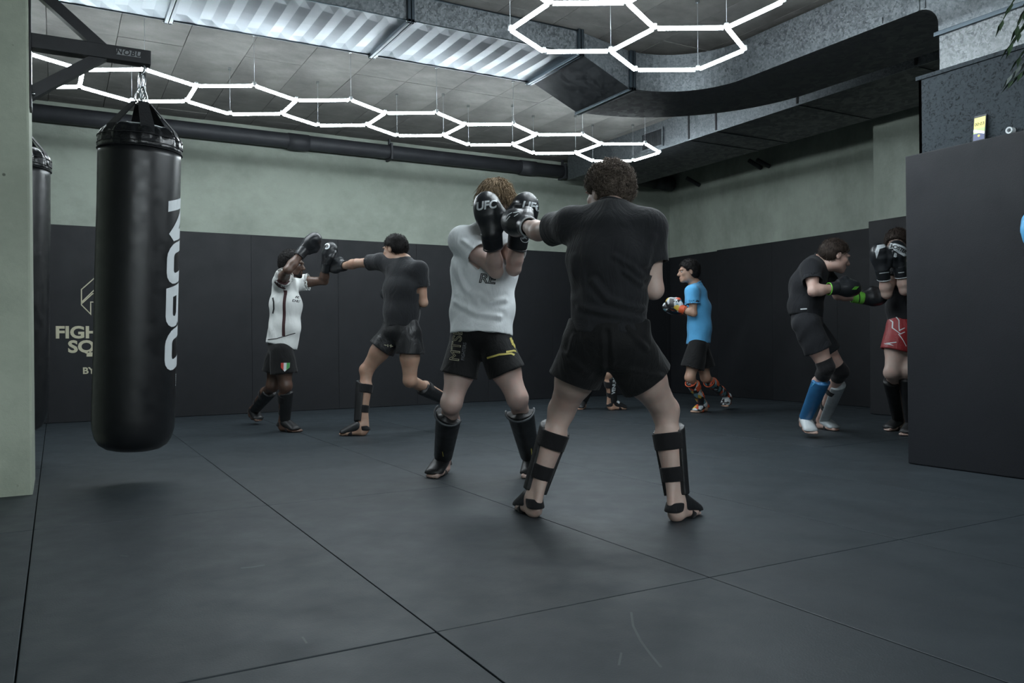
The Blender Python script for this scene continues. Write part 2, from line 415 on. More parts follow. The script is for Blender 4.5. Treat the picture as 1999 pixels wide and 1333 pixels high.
o = prism('run_section', prof, 0, XR, XR2, M['galv'], duct); o.data.materials.append(M['ductdark'])
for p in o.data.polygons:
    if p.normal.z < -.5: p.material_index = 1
box('drop_section', (XR+.004, 2.304, .003), (XR2-.004, yf-.004, zf-.002), M['galvb'], duct)
flange_box(duct, (XR-.02, 2.28, zf-.012), (XR2+.02, yf+.02, zf+.014))
yv = PX(1800, 10, XR)[1]
for a in (yv-.02, yv+.02): box('seam', (XR-.006, a-.005, ZL), (XR, a+.005, ZT), M['galv'], duct)
for (qx, qy) in ((1716, 43), (1444, 148)):
    q = PX(qx, qy, XR); box('clip', (XR-.008, q[1]-.03, q[2]-.02), (XR, q[1]+.03, q[2]+.02), M['galv'], duct, .002)
# wide return duct above the right-hand wall, with a grille
XS, XS2, ZS = 6.05, 7.1, 2.967
d2 = empty('return_duct', (XS, 7, ZS), 'wide dark-bottomed duct with slotted grille along the right wall', 'duct')
ysn = [9.2, PX(1345, 275, XS)[1], PX(1398, 262, XS)[1], 5.3, 4.1, 3.3]
for a, b in zip(ysn[1:], ysn):
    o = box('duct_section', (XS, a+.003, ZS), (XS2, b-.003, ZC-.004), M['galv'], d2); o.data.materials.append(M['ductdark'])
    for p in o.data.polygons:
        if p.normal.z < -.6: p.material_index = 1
for y in ysn[1:-1]:
    box('joint', (XS-.006, y-.012, ZS-.006), (XS2, y+.012, ZS-.0005), M['ductdark'], d2); box('joint', (XS-.007, y-.01, ZS), (XS-.0005, y+.01, ZC-.01), M['blacksteel'], d2)
box('edge_bead', (XS-.008, ysn[-1], ZS-.004), (XS-.0005, ysn[0], ZS+.012), M['galv'], d2)
g0, g1 = PX(1294, 246, XS), PX(1256, 290, XS)
gy0, gy1, gz0, gz1 = g0[1], g1[1], ZS+.05, ZS+.23
gr = box('grille', (XS-.012, gy0, gz0), (XS-.001, gy1, gz1), M['blacksteel'], d2)
for i in range(14):
    y = gy0+(gy1-gy0)*(i+.5)/14; box('louvre', (XS-.02, y-.006, gz0+.012), (XS-.0125, y+.006, gz1-.012), M['ductdark'], gr)
for a, b in (((gy0-.02, gz0-.02), (gy0, gz1+.02)), ((gy1, gz0-.02), (gy1+.02, gz1+.02)), ((gy0, gz0-.02), (gy1, gz0)), ((gy0, gz1), (gy1, gz1+.02))):
    box('grille_frame', (XS-.022, a[0], a[1]), (XS-.001, b[0], b[1]), M['galv'], gr)
# drain pipe along the back wall
pp = empty('drain_pipe', (2, Y1-.12, 3.04), 'dark grey drain pipe running along the top of the back wall', 'pipe')
zp, yp = 3.13, Y1-.115
tube('pipe', [(X0+.02, yp, zp+.01), (8.0, yp, zp)], .085, M['pipe'], pp, 24)
for x in (PY(582, 280, yp)[0], PY(1030, 340, yp)[0], PY(1290, 365, yp)[0], .2-2.2):
    tube('coupling', [(x-.12, yp, zp), (x+.12, yp, zp)], .096, M['pipe'], pp, 24)
tube('end_cap', [(7.9, yp, zp-.005), (8.075, yp, zp-.005)], .1, M['pipe'], pp, 24)
for x in (-.6, .9, 3.6, PY(1098, 325, yp)[0], 7.1):
    box('bracket', (x-.012, yp-.1, zp-.1), (x+.012, yp+.1, zp+.1), M['pipe'], pp, .003); box('bracket', (x-.01, yp-.02, zp+.09), (x+.01, yp+.02, ZC), M['pipe'], pp)
for i, (a, b) in enumerate((((1340, 347), (1366, 362)), ((1462, 313), (1486, 328)), ((1478, 312), (1502, 325)))):
    tag(tube('conduit_stub', [PX(*a, 7.93), PX(*b, 8.12)], .028, M['pipe'], None, 10), ['short dark conduit stub on the right wall nearest the corner', 'left one of two dark conduit stubs high on the right wall', 'right one of two dark conduit stubs high on the right wall'][i], 'pipe', 'conduit stubs')

# ------------------------------------------------------------------ honeycomb LED lights
def cyl_mesh(name, l, r, seg, mat):
    bm = bmesh.new(); add_tube(bm, [(-l/2, 0, 0), (l/2, 0, 0)], r, seg); me = bpy.data.meshes.new(name); bmesh.ops.recalc_face_normals(bm, faces=bm.faces[:]); bm.to_mesh(me); bm.free()
    me.materials.append(mat); me.polygons.foreach_set('use_smooth', [len(p.vertices) == 4 for p in me.polygons]); return me
def honeycomb(label, centers, z, L, yaw, cables, off):
    root = empty('honeycomb_light', (centers[0][0], centers[0][1], z), label, 'lamp', 'honeycomb ceiling lights')
    V, E = {}, {}
    for c in centers:
        ks = []
        for k in range(6):
            a = math.radians(30+60*k); x, y = c[0]+L*math.cos(a), c[1]+L*math.sin(a)
            key = next((q for q, p in V.items() if abs(p[0]-x)+abs(p[1]-y) < .06), None)
            if key is None: key = len(V); V[key] = (x, y)
            ks.append(key)
        for a, b in zip(ks, ks[1:]+ks[:1]): E[tuple(sorted((a, b)))] = 1
    ox, oy = centers[0]; c, s = math.cos(yaw), math.sin(yaw)
    P = {k: (ox+c*(x-ox)-s*(y-oy), oy+s*(x-ox)+c*(y-oy)) for k, (x, y) in V.items()}
    me = cyl_mesh('tube', L-.045, .0145, 16, M['tube']); me.materials.append(M['connector'])
    for p in me.polygons:
        if p.normal.z > .28: p.material_index = 1
    cn = cyl_mesh('connector', .03, .016, 8, M['connector'])
    def put(n, d, loc, rz=0., ry=0.):
        o = bpy.data.objects.new(n, d); COL.objects.link(o); o.parent = root; o.matrix_parent_inverse = root.matrix_world.inverted(); o.location = loc; o.rotation_euler = (0, ry, rz); return o
    for a, b in E:
        (xa, ya), (xb, yb) = P[a], P[b]; put('tube', me, ((xa+xb)/2, (ya+yb)/2, z), math.atan2(yb-ya, xb-xa))
    for k, (x, y) in P.items(): put('connector', cn, (x, y, z+.012), 0, math.pi/2)
    for k, (x, y) in P.items():
        if cables(k, x, y):
            dx, dy = off; tube('cable', [(x, y, z+.02), (x+dx, y+dy, ZC)], .0016, M['wire'], root, 5)
            box('ceiling_hook', (x+dx-.012, y+dy-.012, ZC-.02), (x+dx+.012, y+dy+.012, ZC), M['steel'], root)
Lr = .467; pr = Lr*math.sqrt(3)
honeycomb('long row of glowing white hexagon lights along the back of the room', [(.594-pr+pr*k, 7.15) for k in range(8)], 2.87, Lr, .021, lambda k, x, y: y < 6.85 or y > 7.45, (0, 0))
Lc = .461; pc = Lc*math.sqrt(3); cxa, cya = 2.95, 4.30
hexes = [(0, 0), (1, 0), (-.5, -1.5), (.5, -1.5), (0, -3)]
honeycomb('honeycomb cluster of glowing white hexagon lights overhead in the foreground', [(cxa+pc*i, cya+Lc*j) for i, j in hexes], 2.78, Lc, .012, lambda k, x, y: k % 2 == 0, (0, 0))

honeycomb('row of glowing white hexagon lights just behind the viewer', [(-1.6+pr*k, -2.0) for k in range(7)], 2.87, Lr, .0, lambda k, x, y: k % 2 == 0, (0, 0))
honeycomb('row of glowing white hexagon lights at the far end behind the viewer', [(-1.6+pr*k, -4.4) for k in range(7)], 2.87, Lr, .0, lambda k, x, y: k % 2 == 0, (0, 0))
# ------------------------------------------------------------------ heavy bags
def stroke_letter(ch, wd, h, x0):
    r = .05; a, b, c, d = x0, x0+wd, 0, h
    def arc(cx_, cy_, a0, a1, n=4): return [(cx_+r*math.cos(math.radians(a0+(a1-a0)*i/n)), cy_+r*math.sin(math.radians(a0+(a1-a0)*i/n))) for i in range(n+1)]
    if ch == 'N': return [([(a, c-.03), (a, d-.02)], False), ([(a-.004, d), (b+.004, c)], False), ([(b, c+.02), (b, d+.03)], False)]
    if ch == 'O': return [(arc(a+r, c+r, 180, 270)+arc(b-r, c+r, 270, 360)+arc(b-r, d-r, 0, 90)+arc(a+r, d-r, 90, 180), True)]
    if ch == 'U': return [([(a, d+.03)]+arc(a+r, c+r, 180, 270)+arc(b-r, c+r, 270, 360)+[(b, d+.03)], False)]
    if ch == 'B':
        m = (c+d)/2; return [([(a, c)]+[(b-r, c)]+arc(b-r, c+r, -90, 0)[1:]+[(b, m-.03), (b-.035, m), (b, m+.03)]+arc(b-r, d-r, 0, 90)+[(a, d)], True), ([(a, m), (b-.03, m)], False)]
def heavy_bag(label, hook, bot, topf, R, printed, cut=None):
    hook, bot = np.array(hook), np.array(bot); ax = hook-bot; Lh = np.linalg.norm(ax); ax /= Lh
    tow = (CAM-bot); tow -= ax*(tow@ax); tow /= np.linalg.norm(tow); side = np.cross(tow, ax); side *= 1 if side@R0 > 0 else -1
    root = empty('punching_bag', bot, label, 'punching bag', 'hanging heavy bags')
    H = Lh*topf                                                       # leather height
    def P(s, r, a): return bot+ax*s+r*(math.cos(a)*tow+math.sin(a)*side)
    rn = random.Random(3); seg = 64
    prof = [(0, .02), (.004, R*.45), (.016, R*.66), (.04, R*.82), (.075, R*.92), (.13, R*.985), (.2, R), (.6, R*1.0), (1.0, R*1.0), (1.4, R*1.0), (H-.17, R), (H-.13, R*1.0)]
    rings = [[P(s, r*(1+.006*math.sin(a*5+s*9)*(1 if s > .1 else 0)), a) for a in np.linspace(0, 2*math.pi, seg, False)] for s, r in prof]
    loft('bag_body', rings, M['bag'], root)
    # gathered top
    rings = []
    for s, r in ((H-.135, R*1.012), (H-.12, R*1.02), (H-.085, R*1.015), (H-.06, R*.99), (H-.035, R*.93), (H-.012, R*.82), (H, R*.7), (H-.02, R*.6), (H-.03, .01)):
        k = min(1, max(0, (s-H+.14)/.08))
        rings.append([P(s+.006*k*math.sin(a*9), r*(1+.022*k*(math.sin(a*17)+.6*math.sin(a*29+1))), a) for a in np.linspace(0, 2*math.pi, 128, False)])
    top = loft('gathered_top', rings, M['bagtop'], root)
    for s in (H-.134, H-.108, H-.066): tube('seam', [P(s, R*1.022, a) for a in np.linspace(0, 2*math.pi, 48, False)], .003, M['web'], top, 5, True)
    tube('rim_piping', [P(H-.004, R*.745, a) for a in np.linspace(0, 2*math.pi, 48, False)], .004, M['white'], top, 5, True)
    cp = bot+ax*(Lh-.29*.8)                                             # where the straps meet
    for k in range(6):
        a = math.radians(10+60*k); p0 = P(H-.11, R*1.03, a); p1 = P(H-.01, R*.86, a); tip = cp+.046*(math.cos(a)*tow+math.sin(a)*side)
        t = -math.sin(a)*tow+math.cos(a)*side; n = math.cos(a)*tow+math.sin(a)*side; rs = []
        for p, wv in ((p0, .036), (p1, .036), (p1*.5+tip*.5, .032), (tip, .026)):
            rs.append([p-t*wv-n*.003, p+t*wv-n*.003, p+t*wv+n*.003, p-t*wv+n*.003])
        loft('strap', rs, M['web'], root, True, False)
    for k in range(4):
        a = math.radians(25+90*k); q = cp+.03*(math.cos(a)*tow+math.sin(a)*side); c0 = cp+ax*.045
        n = math.cos(a)*tow+math.sin(a)*side
        tube('ring', [c0+ax*(-.045*math.cos(t))*1.1+n*(.02*math.sin(t)+.015*(1-(-math.cos(t)))*.8) for t in np.linspace(0, 2*math.pi, 16, False)], .0042, M['steel'], root, 6, True)
    for dx in (-.012, .012):
        c0 = bot+ax*(Lh-.12)+side*dx
        tube('carabiner', [c0+ax*(.06*math.sin(t))+(side*.35+tow*.9)*.014*math.cos(t) for t in np.linspace(0, 2*math.pi, 18, False)], .0048, M['steel'], root, 6, True)
    tube('hook', [hook+ax*.0, hook-ax*.02+side*.012, hook-ax*.05+side*.012, hook-ax*.07, hook-ax*.055-side*.013], .006, M['steel'], root, 8)
    if printed:
        s0 = lambda y: H-(y-252)/(888-252)*H
        paths = []; wd, hh, st = .150, .205, .060; step = (s0(379)-s0(719)-.0)/4
        for i, ch in enumerate('NOBU'): paths += stroke_letter(ch, step-st-.012, hh, i*step+st/2)
        v2, f = strokes2d(paths, st, .03, -.30)
        f = [t for t in f]
        base = s0(379)-.045
        vs = [P(base-p[0], R*1.004+.001, math.radians(43)+(p[1]+st/2)/R) for p in v2]
        link('brand_print', pymesh('brand_print', vs, f), M['white'], root)
        v2, f = strokes2d([([(-.03+.012*i, 0), (-.022+.012*i, 0)], False) for i in range(6)], .01, .02)
        link('small_print', pymesh('small_print', [P(s0(745)-p[0], R*1.004+.001, math.radians(78)+p[1]/R) for p in v2], f), M['white'], root)
    return root
YBK = 5.10
dbag = float((PY(270, 500, YBK)-CAM)@FW)
hook = PD(278, 122, dbag); bot = PD(259.5, 880, dbag)
heavy_bag('black leather heavy bag with white vertical NOBU lettering on a wall bracket', hook, bot, (880-252)/(880-122), 74.5*dbag/F, True)
d_b2 = dbag*638/557
heavy_bag('second black heavy bag mostly hidden behind the concrete pillar', PD(26, 172, d_b2)+np.array([0, 0, .0]), PD(20, 846, d_b2), .825, 65*d_b2/F, False)
# bracket on the pillar
def bracket(label, y, xw, xt, zt, zb, printed):
    r = empty('bag_bracket', (xw, y, zb), label, 'bracket', 'bag brackets on the pillar')
    box('arm', (xw+.01, y-.04, zb), (xt, y+.04, zt), M['blacksteel'], r, .004)
    box('wall_plate', (xw, y-.06, zb-.33), (xw+.012, y+.06, zt+.33), M['blacksteel'], r, .003)
    xm = xw+.30; h = zt-zb
    for sg in (1, -1):
        za, zz = ((zt-.01, zt+.235) if sg > 0 else (zb+.01, zb-.2))
        prism('brace', [(xm, za), (xm+.09, za), (xw+.012, zz+sg*.075), (xw+.012, zz)], 1, y-.03, y+.03, M['blacksteel'], r)
    for k in range(4): tube('bolt', [(xw+.011, y+(-.04, .04)[k % 2], zb+(-.25, .4)[k//2]), (xw+.026, y+(-.04, .04)[k % 2], zb+(-.25, .4)[k//2])], .009, M['steel'], r, 6)
    if printed:
        p = PY(251, 104, y-.04); v2, f = text2d('NOBU', .042, .0012, .2, 0, 1.15)
        pl_ = box('name_plate', (p[0]-.062, y-.0425, p[2]-.016), (p[0]+.062, y-.0395, p[2]+.016), M['plate'], r)
        flat_print('plate_print', v2, f, (p[0], y-.0435, p[2]), (1, 0, 0), (0, 0, 1), M['blacksteel'], pl_)
    return r
M['plate'] = simple('grey label', (.3, .31, .32), .5)
pa, pb = PY(295, 99, YBK-.04), PY(295, 126, YBK-.04)
bracket('black steel arm with NOBU plate holding the lettered heavy bag', YBK, -.113, pa[0], pa[2], pb[2], True)
h2 = PD(26, 172, d_b2)
if h2[1] > 5.62: h2y = h2[1]
# arm for the second bag comes off the rear of the pillar
r2 = empty('bag_bracket', (h2[0], 5.62, h2[2]), 'black steel arm behind the pillar carrying the hidden bag', 'bracket', 'bag brackets on the pillar')
box('arm', (h2[0]-.04, 5.63, h2[2]), (h2[0]+.04, h2[1]+.06, h2[2]+.08), M['blacksteel'], r2, .004); box('wall_plate', (h2[0]-.06, 5.62, h2[2]-.25), (h2[0]+.06, 5.632, h2[2]+.33), M['blacksteel'], r2)

# ------------------------------------------------------------------ wall lettering
yw = Y1-PADT-.002
sg = empty('wall_lettering', PY(150, 640, yw), 'beige FIGHTERS SQUARE lettering and hexagon logo on the back wall pads', 'sign')
def line(s, pxl, y0, y1, bold, sx, nm):
    a = PY(pxl, y1, yw); b = PY(pxl, y0, yw); h = b[2]-a[2]
    v2, f = text2d(s, 1, bold); v2 = v2-v2.min(0); v2[:, 1] *= h/(v2[:, 1].max() if s != 'SQUARE' else .73+2*bold); v2[:, 0] *= h*sx
    flat_print(nm, v2, f, (a[0], yw, a[2]), (1, 0, 0), (0, 0, 1), M['gold'], sg)
line('FIGHTERS', 109, 636, 661, .035, 1.42, 'lettering'); line('BY', 162, 717, 730, .03, 1.42, 'lettering')
a = PY(133, 689.5, yw); b = PY(133, 665, yw)
v2, f = text2d('SUARE', 1, .035); v2, f = text2d('SQUARE', 1, .035); v2 = v2-v2.min(0); h = b[2]-a[2]; k = h/.75; v2 *= (k*1.12, k); flat_print('lettering', v2-np.array([0, .12*k]), f, (a[0], yw, a[2]), (1, 0, 0), (0, 0, 1), M['gold'], sg)
qa, qb = PY(169, 696, yw), PY(190, 691, yw)
box('underline', (qa[0], yw-.001, qa[2]), (qb[0], yw, qb[2]), M['gold'], sg)
S = lambda x, y: (lambda p: (p[0], p[2]))(PY(x, y, yw))
c0 = 214
lg = []
for m in (1, -1):
    X = (lambda x: x) if m == 1 else (lambda x: 2*c0-x)
    lg += [([S(X(c0), 543), S(X(184), 543), S(X(159), 565), S(X(159), 595), S(X(177), 613), S(X(177), 589.5), S(X(c0-4), 589.5)], False), ([S(X(159), 590), S(X(189), 561)], False), ([S(X(159), 593), S(X(181), 573), S(X(c0-4), 573)], False)]
v2, f = strokes2d(lg, .010); flat_print('logo', v2, f, (0, yw, 0), (1, 0, 0), (0, 0, 1), M['gold'], sg)

# ------------------------------------------------------------------ phone, tape, plant on the partition
xl = PAR+.03
p = PX(1912, 270, xl); zl = 1.9215
ph = empty('mobile_phone', (xl, p[1], zl), 'mobile phone showing a 00:03 timer leaning on the chipboard ledge', 'phone')
hh = .15; ww = .072; lean = .018
def phq(name, y0, y1, z0, z1, off, mat, th=.001):
    vs = []
    for x in (0, th):
        for (y, z) in ((y0, z0), (y1, z0), (y1, z1), (y0, z1)): vs.append((xl-off-x+lean*z/hh, p[1]+y, zl+z))
    fs = [(0, 1, 2, 3), (7, 6, 5, 4), (0, 4, 5, 1), (1, 5, 6, 2), (2, 6, 7, 3), (3, 7, 4, 0)]
    me = pymesh(name, vs, fs); bm = bmesh.new(); bm.from_mesh(me); bmesh.ops.recalc_face_normals(bm, faces=bm.faces[:]); bm.to_mesh(me); bm.free(); return link(name, me, mat, ph)
phq('case', -ww/2, ww/2, 0, hh, 0, M['blacksteel'], .008)
sy, sgn, sw, snv = m_emit('screen yellow', (.62, .60, .12), .33), m_emit('screen green', (.28, .52, .14), .3), m_emit('screen white', (.9, .95, .85), .4), m_emit('screen navy', (.03, .04, .12), .15)
e = .004
phq('screen_panel', -ww/2+e, ww/2-e, .075, hh-.012, .0085, sy); phq('screen_panel', -ww/2+e, ww/2-e, .045, .075, .0085, sgn); phq('screen_panel', -ww/2+e, ww/2-e, .005, .045, .0085, snv)
def phtext(s, size, zc, mat):
    v2, f = text2d(s, size, size*.02); vs = [(xl-.0103+lean*(zc+q[1])/hh, p[1]-q[0], zl+zc+q[1]) for q in v2]; link('screen_digits', pymesh('d', vs, f), mat, ph)
phtext('00:03', .026, .098, M['blacksteel'])
link('screen_band', pymesh('b', [(xl-.0100+lean*z/hh, p[1]-y, zl+z) for y, z in ((-ww/2+e, .055), (ww/2-e, .036), (ww/2-e, .050), (-ww/2+e, .072))], [(0, 1, 2, 3)]), sw, ph)
tube('screen_button', [(xl-.0095+lean*.2, p[1], zl+.03), (xl-.0103+lean*.2, p[1], zl+.03)], .007, sy, ph, 12)
q = PX(1973, 254, PAR+.03)
tr = empty('tape_roll', (PAR+.03, q[1], zl), 'small white roll of tape on the ledge beside the phone', 'tape')
bm = bmesh.new(); n = 28; rg = []
for r, x in ((.019, -.018), (.019, .018), (.011, .018), (.011, -.018)):
    rg.append([bm.verts.new((PAR+.03+x, q[1]+r*math.cos(2*math.pi*i/n), zl+.0195+r*math.sin(2*math.pi*i/n))) for i in range(n)])
for a, b in zip(rg, rg[1:]+rg[:1]):
    for i in range(n): bm.faces.new((a[i], a[(i+1) % n], b[(i+1) % n], b[i]))
bmobj('tape', bm, M['white'], tr, False)
# plant: pot stands on the cap board just right of the frame, fronds hang into it
M['leaf'] = simple('leaf', (.020, .040, .018), .45, 0, .5, .5, 14); M['leaf2'] = simple('dry leaf', (.10, .12, .11), .5, 0, .5, .3, 20); M['pot'] = simple('dark pot', (.05, .05, .05), .5)
py_ = 2.26
pt = empty('potted_plant', (PAR+.115, py_, 2.411), 'leafy green plant spilling over the top of the chipboard partition', 'plant')
loft('pot', [[(PAR+.115+r*math.cos(a), py_+r*math.sin(a), 2.411+z) for a in np.linspace(0, 2*math.pi, 24, False)] for r, z in ((.05, 0), (.066, .1), (.072, .11), (.066, .112), (.062, .1))], M['pot'], pt)
for i in range(13):
    rr = random.Random(i); a = math.radians([150, 138, 170, 128, 146, 200, 135, 132, 230, 215, 185, 160, 142][i]); ln = .30+.1*rr.random(); dz = [.05, .16, -.02, .1, .0, .1, .2, -.06, .1, .15, .12, .2, -.1][i]
    bm = bmesh.new(); st = np.array([PAR+.115, py_, 2.50]); dr = np.array([math.cos(a), math.sin(a), 0]); sd = np.array([-math.sin(a), math.cos(a), 0]); pts = []
    for t in np.linspace(0, 1, 9): pts.append(st+dr*ln*t+Z0*(dz*math.sin(t*2.2)*1.4-.22*t*t))
    pts = [np.array([min(p_[0], PAR-.02) if p_[2] < 2.47 else p_[0], p_[1], p_[2]]) for p_ in pts]
    add_tube(bm, pts, .003, 5)
    for j in range(1, 9):
        for sgn_ in (1, -1):
            b0 = pts[j]; t = pts[j]-pts[j-1]; t /= np.linalg.norm(t); tip = b0+t*.06+sd*sgn_*.075*(1.1-.07*j)-Z0*.03; mid = b0*.55+tip*.45; wv = np.cross(tip-b0, Z0); wv /= np.linalg.norm(wv); wv *= .012
            vs = [bm.verts.new(x) for x in (b0, mid+wv+Z0*.004, tip, mid-wv+Z0*.004)]; bm.faces.new(vs)
    bmobj('frond', bm, M['leaf2'] if i in (2, 7) else M['leaf'], pt)
# ------------------------------------------------------------------ implicit-surface modeller (smooth unions -> one continuous mesh)
def nz(a): a = np.array(a, float); return a/np.linalg.norm(a)
class Vol:
    def __init__(s, lo, hi, h):
        s.lo = np.array(lo, float)-3*h; s.h = h; n = np.ceil((np.array(hi)-s.lo)/h).astype(int)+4
        s.v = np.full(tuple(n), 1., np.float32)
    def _blk(s, prim, m):
        lo, hi, fn = prim; a = np.clip(np.floor((lo-m-s.lo)/s.h).astype(int), 0, np.array(s.v.shape)); b = np.clip(np.ceil((hi+m-s.lo)/s.h).astype(int)+1, 0, np.array(s.v.shape))
        if np.any(b <= a): return None
        sl = tuple(slice(i, j) for i, j in zip(a, b)); ax = [(s.lo[i]+s.h*np.arange(a[i], b[i])).astype(np.float32) for i in range(3)]
        return sl, fn(ax[0][:, None, None], ax[1][None, :, None], ax[2][None, None, :])
    def add(s, prim, k=.02):
        r = s._blk(prim, k+2.5*s.h+.01)
        if r is None: return s
        sl, d = r; v = s.v[sl]; h = np.maximum(k-np.abs(v-d), 0)/k; s.v[sl] = np.minimum(v, d)-h*h*k*.25; return s
    def cut(s, prim, k=.008):
        r = s._blk(prim, k+2.5*s.h)
        if r is None: return s
        sl, d = r; v = s.v[sl]; d = -d; h = np.maximum(k-np.abs(v-d), 0)/k; s.v[sl] = np.maximum(v, d)+h*h*k*.25; return s
    def clip(s, p, n, k=.006):                                      # remove everything on the +n side of the plane
        n = nz(n); ax = [(s.lo[i]+s.h*np.arange(s.v.shape[i])).astype(np.float32) for i in range(3)]
        d = (ax[0]-p[0])[:, None, None]*n[0]+(ax[1]-p[1])[None, :, None]*n[1]+(ax[2]-p[2])[None, None, :]*n[2]
        h = np.maximum(k-np.abs(s.v-d), 0)/k; s.v = np.maximum(s.v, d.astype(np.float32))+h*h*k*.25; return s
    def mesh(s):
        v = s.v; S = v < 0
        cnt = np.zeros(tuple(n-1 for n in v.shape), np.uint8)
        for i in (0, 1):
            for j in (0, 1):
                for k in (0, 1): cnt += S[i:i+cnt.shape[0], j:j+cnt.shape[1], k:k+cnt.shape[2]]
        idx = np.argwhere((cnt > 0) & (cnt < 8))
        off = np.array([(i, j, k) for i in (0, 1) for j in (0, 1) for k in (0, 1)])
        cv = np.stack([v[idx[:, 0]+o[0], idx[:, 1]+o[1], idx[:, 2]+o[2]] for o in off], 1)
        acc = np.zeros((len(idx), 3)); num = np.zeros(len(idx))
        for a in range(8):
            for b in range(a+1, 8):
                if np.abs(off[a]-off[b]).sum() != 1: continue
                m = (cv[:, a] < 0) != (cv[:, b] < 0); t = cv[:, a]/np.where(m, cv[:, a]-cv[:, b], 1)
                acc += np.where(m, 1, 0)[:, None]*(off[a]+(off[b]-off[a])*t[:, None]); num += m
        V = s.lo+s.h*(idx+acc/num[:, None])
        ids = np.full(cnt.shape, -1, np.int32); ids[tuple(idx.T)] = np.arange(len(idx))
        Fs = []
        for ax in range(3):
            o1, o2 = [i for i in range(3) if i != ax]
            a = [slice(0, n) for n in v.shape]; b = list(a); a[ax] = slice(0, -1); b[ax] = slice(1, None)
            e = np.argwhere(S[tuple(a)] != S[tuple(b)]); e = e[(e[:, o1] > 0) & (e[:, o2] > 0) & (e[:, o1] < cnt.shape[o1]) & (e[:, o2] < cnt.shape[o2])]
            q = []
            for d1, d2 in ((-1, -1), (0, -1), (0, 0), (-1, 0)):
                c = e.copy(); c[:, o1] += d1; c[:, o2] += d2; q.append(ids[tuple(c.T)])
            q = np.stack(q, 1); flip = S[tuple(e.T)] != (ax == 1); q[~flip] = q[~flip][:, ::-1]; Fs.append(q)
        return V, np.concatenate(Fs)
def A3(p): return np.array(p, float)
def cone(a, b, ra, rb):
    a, b = A3(a), A3(b); ba = b-a; L2 = max(ba@ba, 1e-9); R = max(ra, rb)
    def fn(x, y, z):
        px, py, pz = x-a[0], y-a[1], z-a[2]; t = np.clip((px*ba[0]+py*ba[1]+pz*ba[2])/L2, 0, 1)
        return np.sqrt((px-t*ba[0])**2+(py-t*ba[1])**2+(pz-t*ba[2])**2)-(ra+(rb-ra)*t)
    return np.minimum(a, b)-R, np.maximum(a, b)+R, fn
def ecap(a, b, A, B, u, cap=None):
    a, b = A3(a), A3(b); ba = b-a; L = max(np.linalg.norm(ba), 1e-6); n = ba/L; u = A3(u); u = nz(u-n*(u@n)); w = np.cross(n, u); R = max(*A, *B)
    def fn(x, y, z):
        px, py, pz = x-a[0], y-a[1], z-a[2]; s = px*n[0]+py*n[1]+pz*n[2]; t = np.clip(s/L, 0, 1); cn = s-t*L
        cu = px*u[0]+py*u[1]+pz*u[2]; cw = px*w[0]+py*w[1]+pz*w[2]; ru = A[0]+(B[0]-A[0])*t; rw = A[1]+(B[1]-A[1])*t; m = np.minimum(ru, rw)
        d = (np.sqrt((cu/ru)**2+(cw/rw)**2+(cn/m)**2)-1)*m
        if cap == 'b': d = np.maximum(d, s-L)
        if cap == 'ab': d = np.maximum(np.maximum(d, s-L), -s)
        return d
    return np.minimum(a, b)-R, np.maximum(a, b)+R, fn
def ell(c, r, u=(1, 0, 0), v=(0, 1, 0)):
    c = A3(c); u = nz(u); v = A3(v); v = nz(v-u*(u@v)); w = np.cross(u, v); R = max(r); m = min(r)
    def fn(x, y, z):
        px, py, pz = x-c[0], y-c[1], z-c[2]
        q = ((px*u[0]+py*u[1]+pz*u[2])/r[0])**2+((px*v[0]+py*v[1]+pz*v[2])/r[1])**2+((px*w[0]+py*w[1]+pz*w[2])/r[2])**2
        return (np.sqrt(q)-1)*m
    return c-R, c+R, fn
def half(prim, p, n):                                                # keep only the part of a primitive behind plane (p, n)
    lo, hi, f0 = prim; p = A3(p); n = nz(n)
    return lo, hi, lambda x, y, z: np.maximum(f0(x, y, z), (x-p[0])*n[0]+(y-p[1])*n[1]+(z-p[2])*n[2])
def volmesh(prims, h, cuts=(), clips=()):
    lo = np.min([p[0] for p, k in prims], 0); hi = np.max([p[1] for p, k in prims], 0); V = Vol(lo-.01, hi+.01, h)
    for p, k in prims: V.add(p, k)
    for p, k in cuts: V.cut(p, k)
    for p, n in clips: V.clip(p, n)
    return V.mesh()
def vnormals(v, f):
    n = np.zeros_like(v); fn = np.cross(v[f[:, 2]]-v[f[:, 0]], v[f[:, 3]]-v[f[:, 1]])
    for i in range(4): np.add.at(n, f[:, i], fn)
    return n/(np.linalg.norm(n, axis=1, keepdims=True)+1e-12)
def relax(v, f, it=1, lam=.5):
    for _ in range(it):
        s = np.zeros_like(v); c = np.zeros(len(v))
        for i in range(4):
            a, b = f[:, i], f[:, (i+1) % 4]; np.add.at(s, a, v[b]); np.add.at(s, b, v[a]); np.add.at(c, a, 1); np.add.at(c, b, 1)
        v = v+lam*(s/np.maximum(c, 1)[:, None]-v)
    return v
def fastmesh(name, v, f):
    me = bpy.data.meshes.new(name); me.vertices.add(len(v)); me.vertices.foreach_set('co', np.ascontiguousarray(v, np.float32).ravel())
    me.loops.add(f.size); me.loops.foreach_set('vertex_index', np.ascontiguousarray(f, np.int32).ravel())
    me.polygons.add(len(f)); me.polygons.foreach_set('loop_start', np.arange(0, f.size, f.shape[1], dtype=np.int32))
    me.update(calc_edges=True); me.validate(); me.polygons.foreach_set('use_smooth', np.ones(len(me.polygons), bool)); return me
def vobj(name, vf, mat, parent=None):
    vf = (relax(vf[0], vf[1], 1, .5), vf[1])
    return link(name, fastmesh(name, *vf), mat, parent)
def to_px(P):
    q = P-CAM; d = q@FW; return 999.5+F*(q@RT)/d, 667.3-F*(q@UP)/d
